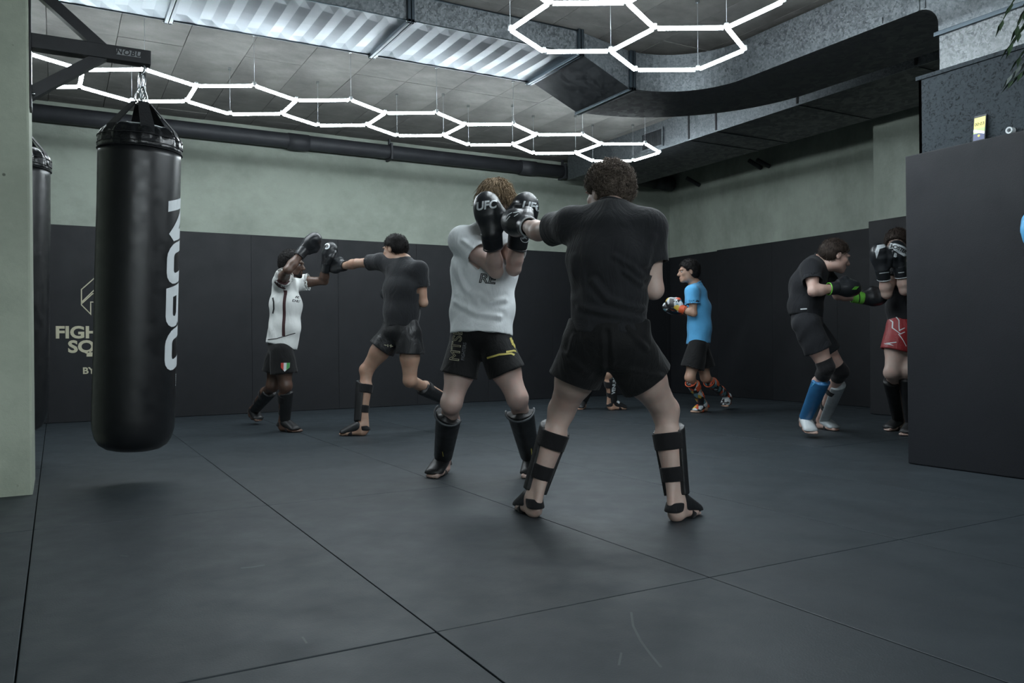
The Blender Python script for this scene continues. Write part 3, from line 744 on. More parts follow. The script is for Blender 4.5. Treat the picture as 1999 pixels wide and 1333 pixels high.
def wrinkle(v, f, amp, fr=1., seed=0, along=(0, 0, 1)):
    n = vnormals(v, f); a = nz(along); u, w_, _ = frame(a); s, x, y = v@a*fr, v@u*fr, v@w_*fr; r = seed*1.7
    g = np.sin(34*s+9*np.sin(5.3*x+r)+8*np.sin(6.1*y+2*r))*(.5+.5*np.sin(4*x+3*y+5*s+r))+.6*np.sin(21*x+17*s+5*np.sin(9*y+r)+r)*(.5+.5*np.sin(6*s-4*y+r))+.5*np.sin(27*y-19*s+4*np.sin(8*x)+r)
    return v+n*(amp*g)[:, None]
def folds(v, f, lines):
    """raised folds along polylines given as photo pixels, on the side that faces the camera"""
    n = vnormals(v, f); X, Y = to_px(v); fr = np.clip(-(n@FW)*2, 0, 1); dsp = np.zeros(len(v))
    for pts, wd, amp in lines:
        best = np.full(len(v), 1e9)
        for (x0, y0), (x1, y1) in zip(pts, pts[1:]):
            L2 = (x1-x0)**2+(y1-y0)**2; t = np.clip(((X-x0)*(x1-x0)+(Y-y0)*(y1-y0))/L2, 0, 1); best = np.minimum(best, np.hypot(X-x0-t*(x1-x0), Y-y0-t*(y1-y0)))
        dsp += amp*(np.exp(-(best/wd)**2)-.5*np.exp(-((best-2*wd)/wd)**2))
    return v+n*(dsp*fr)[:, None]

# ------------------------------------------------------------------ people
SK = {'pale': m_skin('pale skin', (.54, .40, .35)), 'pale2': m_skin('light skin', (.52, .39, .335)), 'tan': m_skin('tan skin', (.40, .255, .185)), 'brown': m_skin('brown skin', (.25, .15, .10)), 'dark': m_skin('dark brown skin', (.105, .062, .045), (1.1, .9, .85), .42), 'rosy': m_skin('rosy skin', (.47, .32, .27))}
M['blackcloth'] = m_cloth('black cotton', (.0165, .0178, .0205)); M['blackshorts'] = m_cloth('black shorts', (.0075, .0079, .0086), .75, .1, .45, 11)
M['satin'] = m_cloth('black satin', (.012, .0125, .014), .42, .05, .6, 12, .5); M['whitecloth'] = m_cloth('white cotton', (.80, .84, .86), .85, .1, .45); M['jersey'] = m_cloth('white jersey', (.70, .72, .71), .7, .05, .35)
M['bluecloth'] = m_cloth('blue cotton', (.10, .37, .66), .85, .1, .5); M['red'] = m_cloth('red satin', (.27, .018, .022), .5, .1, .5, 12, .4); M['greyblack'] = m_cloth('washed black cotton', (.0155, .0167, .0195), .9, .03)
M['glove'] = m_leather('black glove leather', (.016, .018, .021), .34, .5); M['guard'] = m_leather('black shin guard leather', (.014, .0145, .016), .48, .3); M['strap'] = m_cloth('black elastic', (.012, .012, .0135), .85, .1, .15, 40)
M['whiteglove'] = m_leather('white glove leather', (.50, .54, .56), .4, .3); M['green'] = m_leather('neon green leather', (.16, .52, .06), .45, .3); M['blueguard'] = m_leather('blue shin guard', (.022, .13, .30), .38, .25); M['greyguard'] = m_leather('pale grey shin guard', (.40, .44, .46), .45, .25)
M['orange'] = simple('orange trim', (.55, .09, .03), .5); M['maroon'] = simple('maroon stripe', (.045, .016, .018), .8); M['inkblack'] = simple('black print', (.012, .012, .014), .7); M['darkgrey'] = simple('dark grey print', (.09, .10, .11), .6)
M['eyew'] = simple('eye white', (.34, .33, .32), .25, 0, .5, .03); M['iris'] = simple('dark iris', (.02, .013, .01), .2); M['lip'] = simple('lips', (.30, .12, .10), .45)
M['crestred'] = simple('crest red', (.45, .04, .03), .6); M['crestgreen'] = simple('crest green', (.05, .30, .07), .6)
M['skyblue'] = m_leather('light blue leather', (.10, .38, .68), .4, .2)
def m_hair(name, a, b): return simple(name, a, .68, 0, .2, .45, 40, .5, 160)
HR = {'black': m_hair('black hair', (.010, .009, .009), 0), 'dbrown': m_hair('dark brown hair', (.028, .020, .016), 0), 'curly': m_hair('brown curly hair', (.125, .100, .082), 0), 'blond': m_hair('dark blond hair', (.20, .145, .09), 0), 'brown': m_hair('brown hair', (.05, .035, .024), 0)}
def m_patch():
    m, nt, b = nmat('patterned guard print'); co = texco(nt); v = nt.nodes.new('ShaderNodeTexVoronoi'); v.inputs['Scale'].default_value = 24; nt.links.new(co, v.inputs['Vector'])
    r = nt.nodes.new('ShaderNodeValToRGB'); r.color_ramp.interpolation = 'CONSTANT'; e = r.color_ramp.elements
    cs = [(0, (.02, .02, .022)), (.34, (.50, .53, .55)), (.52, (.10, .22, .26)), (.62, (.02, .02, .022)), (.74, (.48, .07, .03)), (.84, (.45, .48, .5)), (.94, (.5, .35, .05))]
    while len(e) < len(cs): e.new(.5)
    for i, (p, c) in enumerate(cs): e[i].position = p; e[i].color = (*c, 1)
    s = nt.nodes.new('ShaderNodeSeparateColor'); nt.links.new(v.outputs['Color'], s.inputs[0]); nt.links.new(s.outputs[0], r.inputs[0]); nt.links.new(r.outputs[0], b.inputs['Base Color']); b.inputs['Roughness'].default_value = .45; return m
M['patch'] = m_patch()
CHECK = []
class Person:
    def __init__(s, label, D, J, face, h=.009, girth=1., skin='pale', headup=(0, 0, 1), bend=(0, 0, 0), torso=1., headscale=1.):
        s.h = h; s.g = girth; s.tor = torso; s.hs = headscale
        s.J = {k: (A3(v) if len(v) == 4 else PD(v[0], v[1], D+v[2])) if not isinstance(v, np.ndarray) else v for k, v in J.items()}
        J = s.J; s.face = nz(face); s.hu = nz(A3(headup)-s.face*(A3(headup)@s.face)); s.hside = np.cross(s.face, s.hu); s.skin = skin; s.bend = A3(bend)
        for e in 'LR':
            u = nz(J['to'+e]-J['he'+e]); J['to'+e] = J['he'+e]+u*.255*headscale**.5
            n = Z0-u*(u@Z0); n = nz(n); s.J['fn'+e] = n
            if 'an'+e not in J: J['an'+e] = J['he'+e]+u*.052+n*.082
        s.pel = (J['hipL']+J['hipR'])/2
        CHECK.append((label[:30], {k: round(float(np.linalg.norm(J[a]-J[b])), 2) for k, a, b in (('uaL', 'shL', 'elL'), ('uaR', 'shR', 'elR'), ('faL', 'elL', 'wrL'), ('faR', 'elR', 'wrR'), ('thL', 'hipL', 'knL'), ('thR', 'hipR', 'knR'), ('snL', 'knL', 'anL'), ('snR', 'knR', 'anR'), ('shw', 'shL', 'shR'), ('hip', 'hipL', 'hipR'), ('glL', 'wrL', 'glL'), ('glR', 'wrR', 'glR'))}, 'tor', round(float(np.linalg.norm(J['neck']-s.pel)), 2), 'nk', round(float(np.linalg.norm(J['neck']-J['head'])), 2)))
        s.base = np.array([s.pel[0], s.pel[1], 0.])
        s.body(label)
    def T(s, t):                                                       # spine point and side axis
        J = s.J; a = nz(J['hipR']-J['hipL']); b = nz(J['shR']-J['shL']); return s.pel+(J['neck']-s.pel)*t+s.bend*math.sin(math.pi*t), nz(a*(1-t)+b*t)
    def shinf(s, e):
        J = s.J; ax = nz(J['an'+e]-J['kn'+e]); f = nz(J['to'+e]-J['he'+e]); f = f-ax*(f@ax)
        return ax, nz(f)
    def body(s, label):
        J, g = s.J, s.g; P = []
        tt = [(.06, .140, .098), (.13, .132, .095), (.32, .12, .086), (.62, .15, .108), (.82, .135, .088)]
        q = [(s.T(t)[0], s.T(t)[1], w*g*s.tor, d*g) for t, w, d in tt]
        for (a, u, w0, d0), (b, u2, w1, d1) in zip(q, q[1:]): P.append((ecap(a, b, (w0, d0), (w1, d1), u+u2), .04))
        up = s.T(.82)[0]; P.append((cone(up, J['neck'], .075*g, .056), .05))
        nk = J['head']-s.hu*.075*s.hs-s.face*.02
        P.append((cone(J['neck'], nk, .056, .052), .03))
        for e in 'LR':
            sh, el, wr = J['sh'+e], J['el'+e], J['wr'+e]
            P.append((cone(J['neck']-(J['neck']-up)*.25, sh, .05*g, .05*g), .05)); P.append((cone(up, sh, .07*g, .055*g), .05))
            P.append((ell(sh, (.058*g,)*3), .03)); m = sh*.55+el*.45; P.append((cone(sh, m, .05*g, .047*g), .03)); P.append((cone(m, el, .047*g, .037*g), .02))
            f = el*.72+wr*.28; P.append((cone(el, f, .037*g, .042*g), .02)); P.append((cone(f, wr, .042*g, .028*g), .02)); P.append((ell(el+nz(2*el-sh-wr+1e-4)*.012, (.03*g,)*3), .02))
            P.append((cone(wr, wr+nz(J['gl'+e]-wr)*.08, .03, .036), .02))
            hp, kn, an = J['hip'+e], J['kn'+e], J['an'+e]; ax, fw_ = s.shinf(e); m = hp*.5+kn*.5
            P.append((cone(hp, m, .088*g, .077*g), .05)); P.append((cone(m, kn, .077*g, .055*g), .04)); P.append((ell(kn+fw_*.018, (.045*g,)*3), .025))
            ln = np.linalg.norm(an-kn); c1 = kn+ax*ln*.3; c2 = kn+ax*ln*.62; sd = np.cross(ax, fw_)
            P.append((cone(kn, c1, .052*g, .047*g), .03)); P.append((cone(c1, an, .046*g, .033*g), .03))
            P.append((ecap(c1-fw_*.022, c2-fw_*.014, (.046*g, .036*g), (.03*g, .024*g), sd), .03))
            P.append((cone(c2-fw_*.014, J['he'+e]+J['fn'+e]*.05, .024, .02), .02))           # tendon to heel
            he, to, n = J['he'+e], J['to'+e], J['fn'+e]; u = nz(to-he); L = np.linalg.norm(to-he); sd = np.cross(u, n); med = sd if e == 'L' else -sd; sc = L/.255
            P.append((ell(he+u*.035*sc+n*.031, (.036*sc, .031, .031), u, sd), .02)); P.append((cone(an, he+u*.045*sc+n*.036, .034, .03), .025))
            P.append((ecap(an+u*.01-n*.01, he+u*.165*sc+n*.026, (.033, .036), (.043, .022), sd), .03)); P.append((ecap(he+u*.05*sc+n*.024, he+u*.17*sc+n*.020, (.03, .02), (.044, .018), sd), .02))
            for i, (off, ll, r) in enumerate(((.031, .255, .0135), (.012, .252, .0105), (-.005, .243, .010), (-.02, .232, .0095), (-.034, .218, .0095))):
                b0 = he+u*(.175-.006*i)*sc+med*off+n*.018; P.append((cone(b0, he+u*(ll*sc-r)+med*off*1.12+n*r, r*1.05, r), .008))
        # head
        c, f_, hu, hs, k = J['head'], s.face, s.hu, s.hside, s.hs
        def H(a, b, d): return c+(hs*a+f_*b+hu*d)*k
        def E(p, r, kk=.02): P.append((ell(p, tuple(x*k for x in r), hs, f_), kk))
        E(H(0, -.012, .028), (.076, .096, .088)); E(H(0, .042, -.04), (.057, .052, .072), .03); E(H(0, .078, -.096), (.024, .02, .017), .03)
        for m_ in (1, -1):
            E(H(.044*m_, .018, -.066), (.02, .032, .028), .03); E(H(.038*m_, .07, -.02), (.022, .018, .018), .02); E(H(.03*m_, .088, .022), (.028, .012, .009), .015)
            E(H(.079*m_, -.006, -.01), (.010, .021, .031), .008)
        P.append((cone(H(0, .094, .006), H(0, .117, -.03), .0095*k, .0135*k), .012)); E(H(0, .105, -.036), (.018, .012, .009), .01)
        E(H(0, .092, -.062), (.024, .013, .008), .008); E(H(0, .091, -.074), (.021, .012, .008), .008)
        cuts = [(ell(H(.032*m_, .103, .0), (.017*k, .014*k, .011*k), hs, f_), .01) for m_ in (1, -1)]+[(ell(H(.09*m_, .004, -.008), (.006*k, .01*k, .016*k), hs, f_), .006) for m_ in (1, -1)]
        v, fc = volmesh(P, s.h, cuts); v = relax(v, fc, 2, .5)
        v[:, 2] = np.maximum(v[:, 2], .0005)
        s.root = o = link('person', fastmesh('person', v-s.base, fc), SK[s.skin]); o.location = s.base; o.matrix_world = Matrix.Translation(Vector(s.base)); tag(o, label, 'person', 'people training in the gym')
        s.H = H
        for m_ in (1, -1):
            ep = H(.031*m_, .0805, .0); bm = bmesh.new(); bmesh.ops.create_uvsphere(bm, u_segments=12, v_segments=8, radius=.0125*k)
            for vv in bm.verts: vv.co += Vector(ep)
            eye = bmobj('eye', bm, M['eyew'], o, True); bm = bmesh.new(); bmesh.ops.create_uvsphere(bm, u_segments=10, v_segments=6, radius=.006*k)
            for vv in bm.verts: vv.co += Vector(ep+f_*.0085*k)
            bmobj('iris', bm, M['iris'], eye, True)
        br = volmesh([(ecap(H(.014*m_, .1, .022), H(.047*m_, .088, .026), (.004*k, .005*k), (.003*k, .004*k), hs), .004) for m_ in (1, -1)], .003); s.brows = br
    def hair(s, mat, t=.012, front=(.06, .05), bump_=0., top=0., strands=None, slope=(.75, .66), h=None, nape=1.):
        H, k = s.H, s.hs; hs, f_, hu = s.hside, s.face, s.hu; h = h or s.h*.8
        P = [(ell(H(0, -.014, .03+top/2), tuple(x*k for x in (.078+t, .098+t, .089+t+top/2)), hs, f_), .02), (ell(H(0, -.052, -.02+(1-nape)*.06), tuple(x*k for x in (.062+t*.6*nape, .052+t*.6*nape, .062*nape)), hs, f_), .03)]
        pl = H(0, front[0]+t, front[1]); n = nz(f_*slope[0]-hu*slope[1])
        P = [(half(p, pl, n), k_) for p, k_ in P]
        cuts = [(ell(H(.085*m_, .006, -.016), (.03*k, .024*k, .034*k), hs, f_), .01) for m_ in (1, -1)]
        v, f = volmesh(P, h, cuts)
        if bump_:
            n_ = vnormals(v, f); v = v+n_*(bump_*(np.sin(95*v[:, 0]+3*np.sin(60*v[:, 2]))*np.sin(90*v[:, 1]+2*np.sin(70*v[:, 0]))*np.sin(100*v[:, 2]+2)))[:, None]
        o = vobj('hair', (v, f), HR[mat], s.root); vobj('eyebrows', s.brows, HR[mat], s.root)
        if strands:
            kind, cnt, ln, rad = strands; n_ = vnormals(v, f); rn = np.random.RandomState(4); out = np.einsum('ij,ij->i', n_, v-H(0, -.01, .0)) > .02
            idx = rn.choice(np.nonzero(out)[0], cnt); bm = bmesh.new()
            for i in idx:
                p, nn = v[i], n_[i]
                if kind == 'curl':
                    d = nz(nn+rn.randn(3)*.45); u, w_, _ = frame(d); R = .007+.006*rn.rand(); tn = 1.2+rn.rand(); ph = rn.rand()*6.3
                    pts = [p-nn*.006+d*ln*t_*(.6+.6*((i*7) % 5)/5)+R*min(1, 2*t_+.2)*(math.cos(ph+tn*6.3*t_)*u+math.sin(ph+tn*6.3*t_)*w_) for t_ in np.linspace(0, 1, 9)]
                else:
                    cr = H(.01, -.06, .12); d = p-cr; d = d-nn*(d@nn); d = nz(d+1e-6)*.8-hu*.35+rn.randn(3)*.22; d = nz(d-nn*(d@nn)); L = ln*(.6+.8*rn.rand())
                    pts = [p-nn*.004+d*L*t_+nn*(.012*math.sin(3.14*t_)*(.5+rn.rand()))-hu*.012*t_*t_ for t_ in np.linspace(0, 1, 6)]
                add_tube(bm, pts, [rad*(1-.75*j/(len(pts)-1)) for j in range(len(pts))], 3)
            st = bmobj('hair_strands', bm, HR[mat], s.root, True); tag(st, kind='stuff')
        return o
    def beard(s, mat):
        k, H = s.hs, s.H; P = [(ell(H(0, .083, -.098), (.030*k, .020*k, .020*k), s.hside, s.face), .02)]
        for m_ in (1, -1): P.append((cone(H(.022*m_, .078, -.098), H(.055*m_, .02, -.078), .013*k, .012*k), .015)); P.append((cone(H(.02*m_, .096, -.052), H(.03*m_, .088, -.085), .005*k, .007*k), .008))
        return vobj('beard', volmesh(P, .004), HR[mat], s.root)
    def shirt(s, mat, hem=.05, w=(.165, .165, .185, .165), d=(.125, .12, .135, .108), sleeve=.55, sr=(.068, .078), name='t_shirt', wr=.003, fl=None, tilt=(0, 0, 0), seed=1, shift=(0, 0, 0), hemr=1.):
        J, g = s.J, s.g*s.tor; P = []; sp = nz(J['neck']-s.pel); sh_ = A3(shift)
        ts = [hem-.06, .3, .62, .83]; q = [(s.T(t)[0]+sh_*(1 if t < .2 else .4 if t < .5 else 0), s.T(t)[1], a*g*(hemr if t < .2 else 1), b*g) for t, a, b in zip(ts, w, d)]
        for (a, u, w0, d0), (b, u2, w1, d1) in zip(q, q[1:]): P.append((ecap(a, b, (w0, d0), (w1, d1), u+u2), .04))
        up = s.T(.83)[0]; P.append((cone(up, J['neck']-sp*.012, .092*g, .072), .05))
        hp = s.T(hem)[0]+sh_; hn = nz(-sp+A3(tilt))
        cuts = []; clips = [(hp, hn)]
        V = None
        pr = [(half(p, hp, hn), k) for p, k in P]
        for e in 'LR':
            a, b = J['sh'+e], J['el'+e]; c = a+(b-a)*sleeve; ax = nz(b-a)
            pr.append((cone(J['neck']-(J['neck']-up)*.35, a, .06*g, .06*g), .05)); pr.append((cone(up, a, .085*g, .066*g), .05)); pr.append((half(ecap(a, c+ax*.03, (sr[0]*g,)*2, (sr[1]*g,)*2, Z0+.01), c, ax), .03))
            cuts.append((ecap(c-ax*.035, c+ax*.05, (sr[1]*g-.011,)*2, (sr[1]*g-.009,)*2, Z0+.01, 'ab'), .004))
        nb = s.J['head']-s.J['neck']; cuts.append((cone(J['neck']+nz(nb)*.012, J['neck']+nz(nb)*.2, .064, .07), .01))
        cuts.append((ecap(hp+hn*-.03, hp+hn*.05, (w[0]*g*hemr-.018, d[0]*g-.018), (w[0]*g*hemr-.016, d[0]*g-.016), s.T(hem)[1], 'ab'), .004))
        v, f = volmesh(pr, s.h, cuts); v = relax(v, f, 5, .5)
        if wr: v = wrinkle(v, f, wr, 1., seed, sp)
        if fl: v = folds(v, f, fl)
        s.sh = vobj(name, (v, f), mat, s.root); s.hp, s.hn = hp, hn
        tube('collar', [J['neck']+nz(nb)*.004+.069*(math.cos(a)*s.T(1)[1]+math.sin(a)*nz(np.cross(s.T(1)[1], nz(nb))))-nz(nb)*(.022*(1 if s.face@nz(np.cross(s.T(1)[1], nz(nb)))*math.sin(a) > 0 else 0)*abs(math.sin(a))) for a in np.linspace(0, 2*math.pi, 28, False)], .0065, mat, s.sh, 6, True)
        return s.sh
    def shorts(s, mat, leg=.62, wst=.16, r=(.098, .118), pw=(.148, .168), pd=(.104, .122), wr=.003, seed=2, name='shorts', tilt=None, fl=None, slit=None):
        J, g = s.J, s.g; P = []; a, u = s.T(wst); b, u2 = s.T(.055); P.append((half(ecap(a, b, (pw[0]*g*s.tor, pd[0]*g), (pw[1]*g, pd[1]*g), u), a, nz(J['neck']-s.pel)), .04)); cuts = []
        sd = nz(J['hipR']-J['hipL'])
        for e in 'LR':
            hp, kn = J['hip'+e], J['kn'+e]; lg = leg if not isinstance(leg, dict) else leg[e]; c = hp+(kn-hp)*lg; ax = nz(kn-hp); n = nz(ax-FW*(ax@FW)*.85) if tilt is None else nz(ax+A3(tilt[e]))
            P.append((half(ecap(hp, c+ax*.05, (r[0]*g, r[0]*g*1.05), (r[1]*g, r[1]*g*1.05), sd), c, n), .022))
            cuts.append((ecap(c-ax*.03, c+ax*.06, (r[1]*g-.016,)*2, (r[1]*g-.013,)*2, sd, 'ab'), .004))
        v, f = volmesh(P, s.h, cuts); v = relax(v, f, 4, .5)
        if wr: v = wrinkle(v, f, wr, 1., seed, (0.3, 0, 1))
        if fl: v = folds(v, f, fl)
        s.so = vobj(name, (v, f), mat, s.root); return s.so
    def glove(s, e, mat, cuffmat, thumb, cuff_len=.085, size=1., palmmat=None, trim=None, h=None):
        J = s.J; wr, tip = J['wr'+e], J['gl'+e]; z = nz(tip-wr); x = A3(thumb); x = nz(x-z*(x@z)); y = np.cross(z, x) if e == 'R' else np.cross(x, z)   # y: back of the hand
        k = size; back = nz(J['el'+e]-wr); q = lambda a, b, c: wr+(x*a+y*b+z*c)*k
        P = [(ecap(q(0, 0, 0), q(0, .008, .08), (.05*k, .046*k), (.063*k, .055*k), x), .02), (ell(q(-.004, .012, .125), (.066*k, .056*k, .085*k), x, y), .03), (ell(q(-.006, -.024, .13), (.058*k, .045*k, .068*k), x, y), .03),
             (cone(q(.045, -.012, .03), q(.062, -.03, .085), .027*k, .027*k), .02), (cone(q(.062, -.03, .085), q(.05, -.04, .125), .027*k, .023*k), .015)]
        cuts = [(ecap(q(-.05, -.078, .11), q(.05, -.078, .11), (.016*k, .02*k), (.016*k, .02*k), y), .02)]
        o = vobj('boxing_glove', volmesh(P, h or s.h*.75, cuts), mat, s.root)
        c0 = wr+back*cuff_len; P = [(ecap(c0, wr+z*.012, (.049*k, .045*k), (.053*k, .05*k), x, 'ab'), .006)]
        cu = vobj('cuff', volmesh(P, h or s.h*.75, [(ecap(c0+back*.03, c0-back*.02, (.041*k, .037*k), (.041*k, .037*k), x, 'ab'), .004)]), cuffmat, o)
        tube('cuff_trim', [c0+(x*.047*math.cos(a)+np.cross(back, x)*.043*math.sin(a))*k for a in np.linspace(0, 2*math.pi, 24, False)], .0045, trim or cuffmat, o, 6, True)
        s.gf = getattr(s, 'gf', {}); s.gf[e] = (wr, x, y, z); s.gl = getattr(s, 'gl', {}); s.gl[e] = o; s.cu = getattr(s, 'cu', {}); s.cu[e] = cu
        return o
    def knee_pad(s, e, mat):
        J, g = s.J, s.g; kn = J['kn'+e]; a = kn+nz(J['hip'+e]-kn)*.055; ax, f_ = s.shinf(e); b = kn+ax*.11
        return vobj('knee_pad', volmesh([(half(ecap(a, kn, (.068*g,)*2, (.062*g,)*2, Z0+.3*f_), a, a-kn), .02), (ell(kn+f_*.02, (.052*g,)*3), .02), (half(ecap(kn, b+ax*.05, (.060*g,)*2, (.058*g,)*2, f_), b, ax), .02)], s.h*.8), mat, s.root)
    def guard(s, e, mat, strapmat, top=.14, bot=.80, instepmat=None, wide=1., straps=True, h=None, back=.014, trim=None, heelstrap=True):
        J, g = s.J, s.g; kn, an = J['kn'+e], J['an'+e]; ax, f_ = s.shinf(e); L = np.linalg.norm(an-kn); sd = np.cross(ax, f_); hh = h or s.h*.8
        a = kn+ax*L*top+f_*.010; b = kn+ax*L*bot+f_*.008
        P = [(half(half(half(ecap(a-ax*.03, b+ax*.03, (.064*g*wide, .068*g), (.046*g*wide, .052*g), sd), a+f_*.03, -ax-f_*.35), b, ax), a-f_*back, -f_), .01), (half(ecap(a+f_*.045*g, b+f_*.035*g, (.03*g, .026*g), (.022*g, .02*g), sd), b, ax), .02)]
        o = vobj('shin_guard', volmesh(P, hh), mat, s.root); s.gd = getattr(s, 'gd', {}); s.gd[e] = o
        if trim: tube('trim', [a+f_*.01-ax*.004+(sd*.066*math.cos(t)*wide+f_*.07*math.sin(t))*g for t in np.linspace(-.2, math.pi+.2, 16)], .006, trim, o, 6)
        if straps:
            for t, wd, rr in ((.34, .037, .067), (.70, .032, .052)):
                c = kn+ax*L*t; P = [(ecap(c-ax*wd, c+ax*wd, (rr*g, (rr+.004)*g), ((rr-.004)*g, rr*g), sd, 'ab'), .004)]
                vobj('strap', volmesh(P, hh), strapmat, o)
        he, to, n = J['he'+e], J['to'+e], J['fn'+e]; u = nz(to-he); s2 = np.cross(u, n)
        P = [(half(ecap(an+u*.02+n*.0, he+u*.205+n*.026, (.047, .047), (.056, .034), s2), he+n*.022, -n), .015)]
        vobj('instep_pad', volmesh(P, hh), instepmat or mat, o)
        if heelstrap:
            P = [(half(half(ecap(he+u*.05+n*.085, he+u*.012+n*.045, (.041, .046), (.039, .04), s2), he+n*.045, -n), he+n*.085, n), .005)]
            vobj('heel_strap', volmesh(P, hh), strapmat, o)
            P = [(half(half(ecap(he+u*.12+n*.02, he+u*.155+n*.018, (.050, .034), (.050, .030), s2, 'ab'), he+n*.0, -n), he+n*.05, n), .004)]
            vobj('foot_strap', volmesh(P, hh), strapmat, o)
        return o
    def print_(s, txt, x, y, d, size_px, target, mat, rot=0., bold=.02, shear=0., outline=0., name='print', sub=.02, sx=1., parent=None, spacing=1.):
        """lettering of a cap height given in photo px, laid onto a surface that faces the camera"""
        sz = size_px*d/F/.72; v2, f = text2d(txt, sz, bold*sz, shear, outline*sz, spacing, sub); v2 = v2*np.array([sx, 1]); c, q = math.cos(rot), math.sin(rot)
        return decal(name, v2, f, PD(x, y, d), R0*c+Z0*q, -R0*q+Z0*c, target, mat, parent or target)
    def shape_(s, paths, wd_px, d, target, mat, name='print', parent=None, closed=False):
        """strokes drawn through photo pixels, laid onto a surface that faces the camera"""
        k = d/F; pp = [([((x-999.5)*k, (667.3-y)*k) for x, y in p], closed) for p in paths]; v2, f = strokes2d(pp, wd_px*k, .02)
        return decal(name, v2, f, CAM+FW*d, RT, UP, target, mat, parent or target)
    def poly_(s, pts, d, target, mat, name='print', parent=None):
        k = d/F; me = bpy.data.meshes.new('s'); me.from_pydata([((x-999.5)*k, (667.3-y)*k, 0) for x, y in pts], [], [tuple(range(len(pts)))]); v2, f = refine2d(me, .02)
        return decal(name, v2, f, CAM+FW*d, RT, UP, target, mat, parent or target)
CF = -FW                                                              # towards the camera
# ---- fighter in the white shirt, gloves up
D = 4.53
p1 = Person('fighter in white t-shirt covering up behind raised black gloves', D, dict(head=(967, 400, -.02), neck=(950, 446, .09), shR=(902, 468, .02), shL=(1000, 466, .10), elR=(967, 528, -.12), elL=(1003, 523, -.12), wrR=(960, 458, -.25), wrL=(1013, 458, -.20), glR=(951, 386, -.24), glL=(1027, 386, -.20), hipR=(912, 668, .02), hipL=(964, 668, -.02), knR=(882, 785, -.10), knL=(1010, 776, -.12), heR=G(872, 921), toR=G(822, 942), heL=G(1038, 921), toL=G(1026, 952)), CF*.8+R0*.3-Z0*.55, .005, 1., 'pale', (0, 0, 1), -CF*.03)
p1.hair('blond', .012, (.05, .055), .002, .01, ('straight', 2200, .06, .0028))
p1.shirt(M['whitecloth'], .06, (.182, .172, .185, .16), (.142, .125, .135, .105), .50, (.070, .078), wr=.0032, seed=3, fl=[([(880, 500), (905, 560), (930, 585)], 5, .009), ([(890, 590), (930, 612), (975, 618)], 5, .009), ([(925, 570), (955, 590), (985, 585)], 5, .008), ([(905, 470), (930, 490), (955, 488)], 4, .005), ([(880, 545), (900, 600)], 5, .004)])
p1.shorts(M['blackshorts'], .56, .2, (.096, .108), wr=.0025, seed=5)
p1.glove('R', M['glove'], M['glove'], R0*1+CF*.2, .075, 1.1); p1.glove('L', M['glove'], M['glove'], -R0*1+CF*.2, .075, 1.1)
for e in 'RL': p1.guard(e, M['guard'], M['strap'], .17, .90, None, 1.2, False, trim=M['darkgrey'])
# ---- fighter in the black shirt, back to us
D = 3.40
p2 = Person('fighter in black t-shirt and shorts seen from behind throwing a straight punch', D, dict(head=(1188, 376, .12), neck=(1195, 412, .03), shL=(1116, 440, .10), shR=(1264, 446, -.02), elL=(1052, 452, .33), elR=(1276, 564, -.03), wrL=(1028, 441, .57), wrR=(1245, 530, .20), glL=(990, 426, .76), glR=(1228, 462, .33), hipL=(1150, 674, .03), hipR=(1222, 676, -.02), knL=(1097, 800, .26), knR=(1298, 800, .19), heL=G(1048, 1012), toL=G(1000, 978), heR=G(1312, 1020), toR=G(1380, 990)), FW*.85-R0*.55-Z0*.12, .005, 1.04, 'pale2', (0, 0, 1), CF*.02, 1.02)
p2.hair('curly', .013, (.05, .04), .004, .0, ('curl', 2200, .024, .0026), (.72, .69), None, .82)
p2.shirt(M['blackcloth'], .085, (.162, .138, .172, .165), (.128, .118, .136, .112), .58, (.068, .072), wr=.0024, seed=1, hemr=1.03, fl=[([(1222, 532), (1253, 556)], 5, .007), ([(1158, 548), (1186, 583), (1228, 598), (1255, 603)], 6, .009), ([(1110, 580), (1150, 602), (1253, 624)], 6, .006), ([(1276, 462), (1262, 515)], 6, .008), ([(1130, 600), (1190, 612)], 5, .004), ([(1200, 500), (1235, 520), (1255, 540)], 5, .005), ([(1120, 500), (1116, 560)], 6, .004)])
p2.shorts(M['blackshorts'], .54, .2, (.102, .118), (.16, .18), (.115, .132), wr=.003, seed=7, fl=[([(1185, 650), (1188, 720), (1190, 745)], 5, -.007), ([(1225, 640), (1262, 680)], 5, .006), ([(1100, 690), (1150, 730)], 6, .005), ([(1210, 720), (1290, 735)], 6, .005), ([(1120, 655), (1110, 690)], 4, .005)])
p2.glove('L', M['glove'], M['glove'], Z0+R0*.2, .05, 1., None, M['whiteglove']); p2.glove('R', M['glove'], M['whiteglove'], -R0+FW*.2, .085)
for e in 'LR': p2.guard(e, M['guard'], M['strap'], .19, .93, None, 1.12, back=.026)
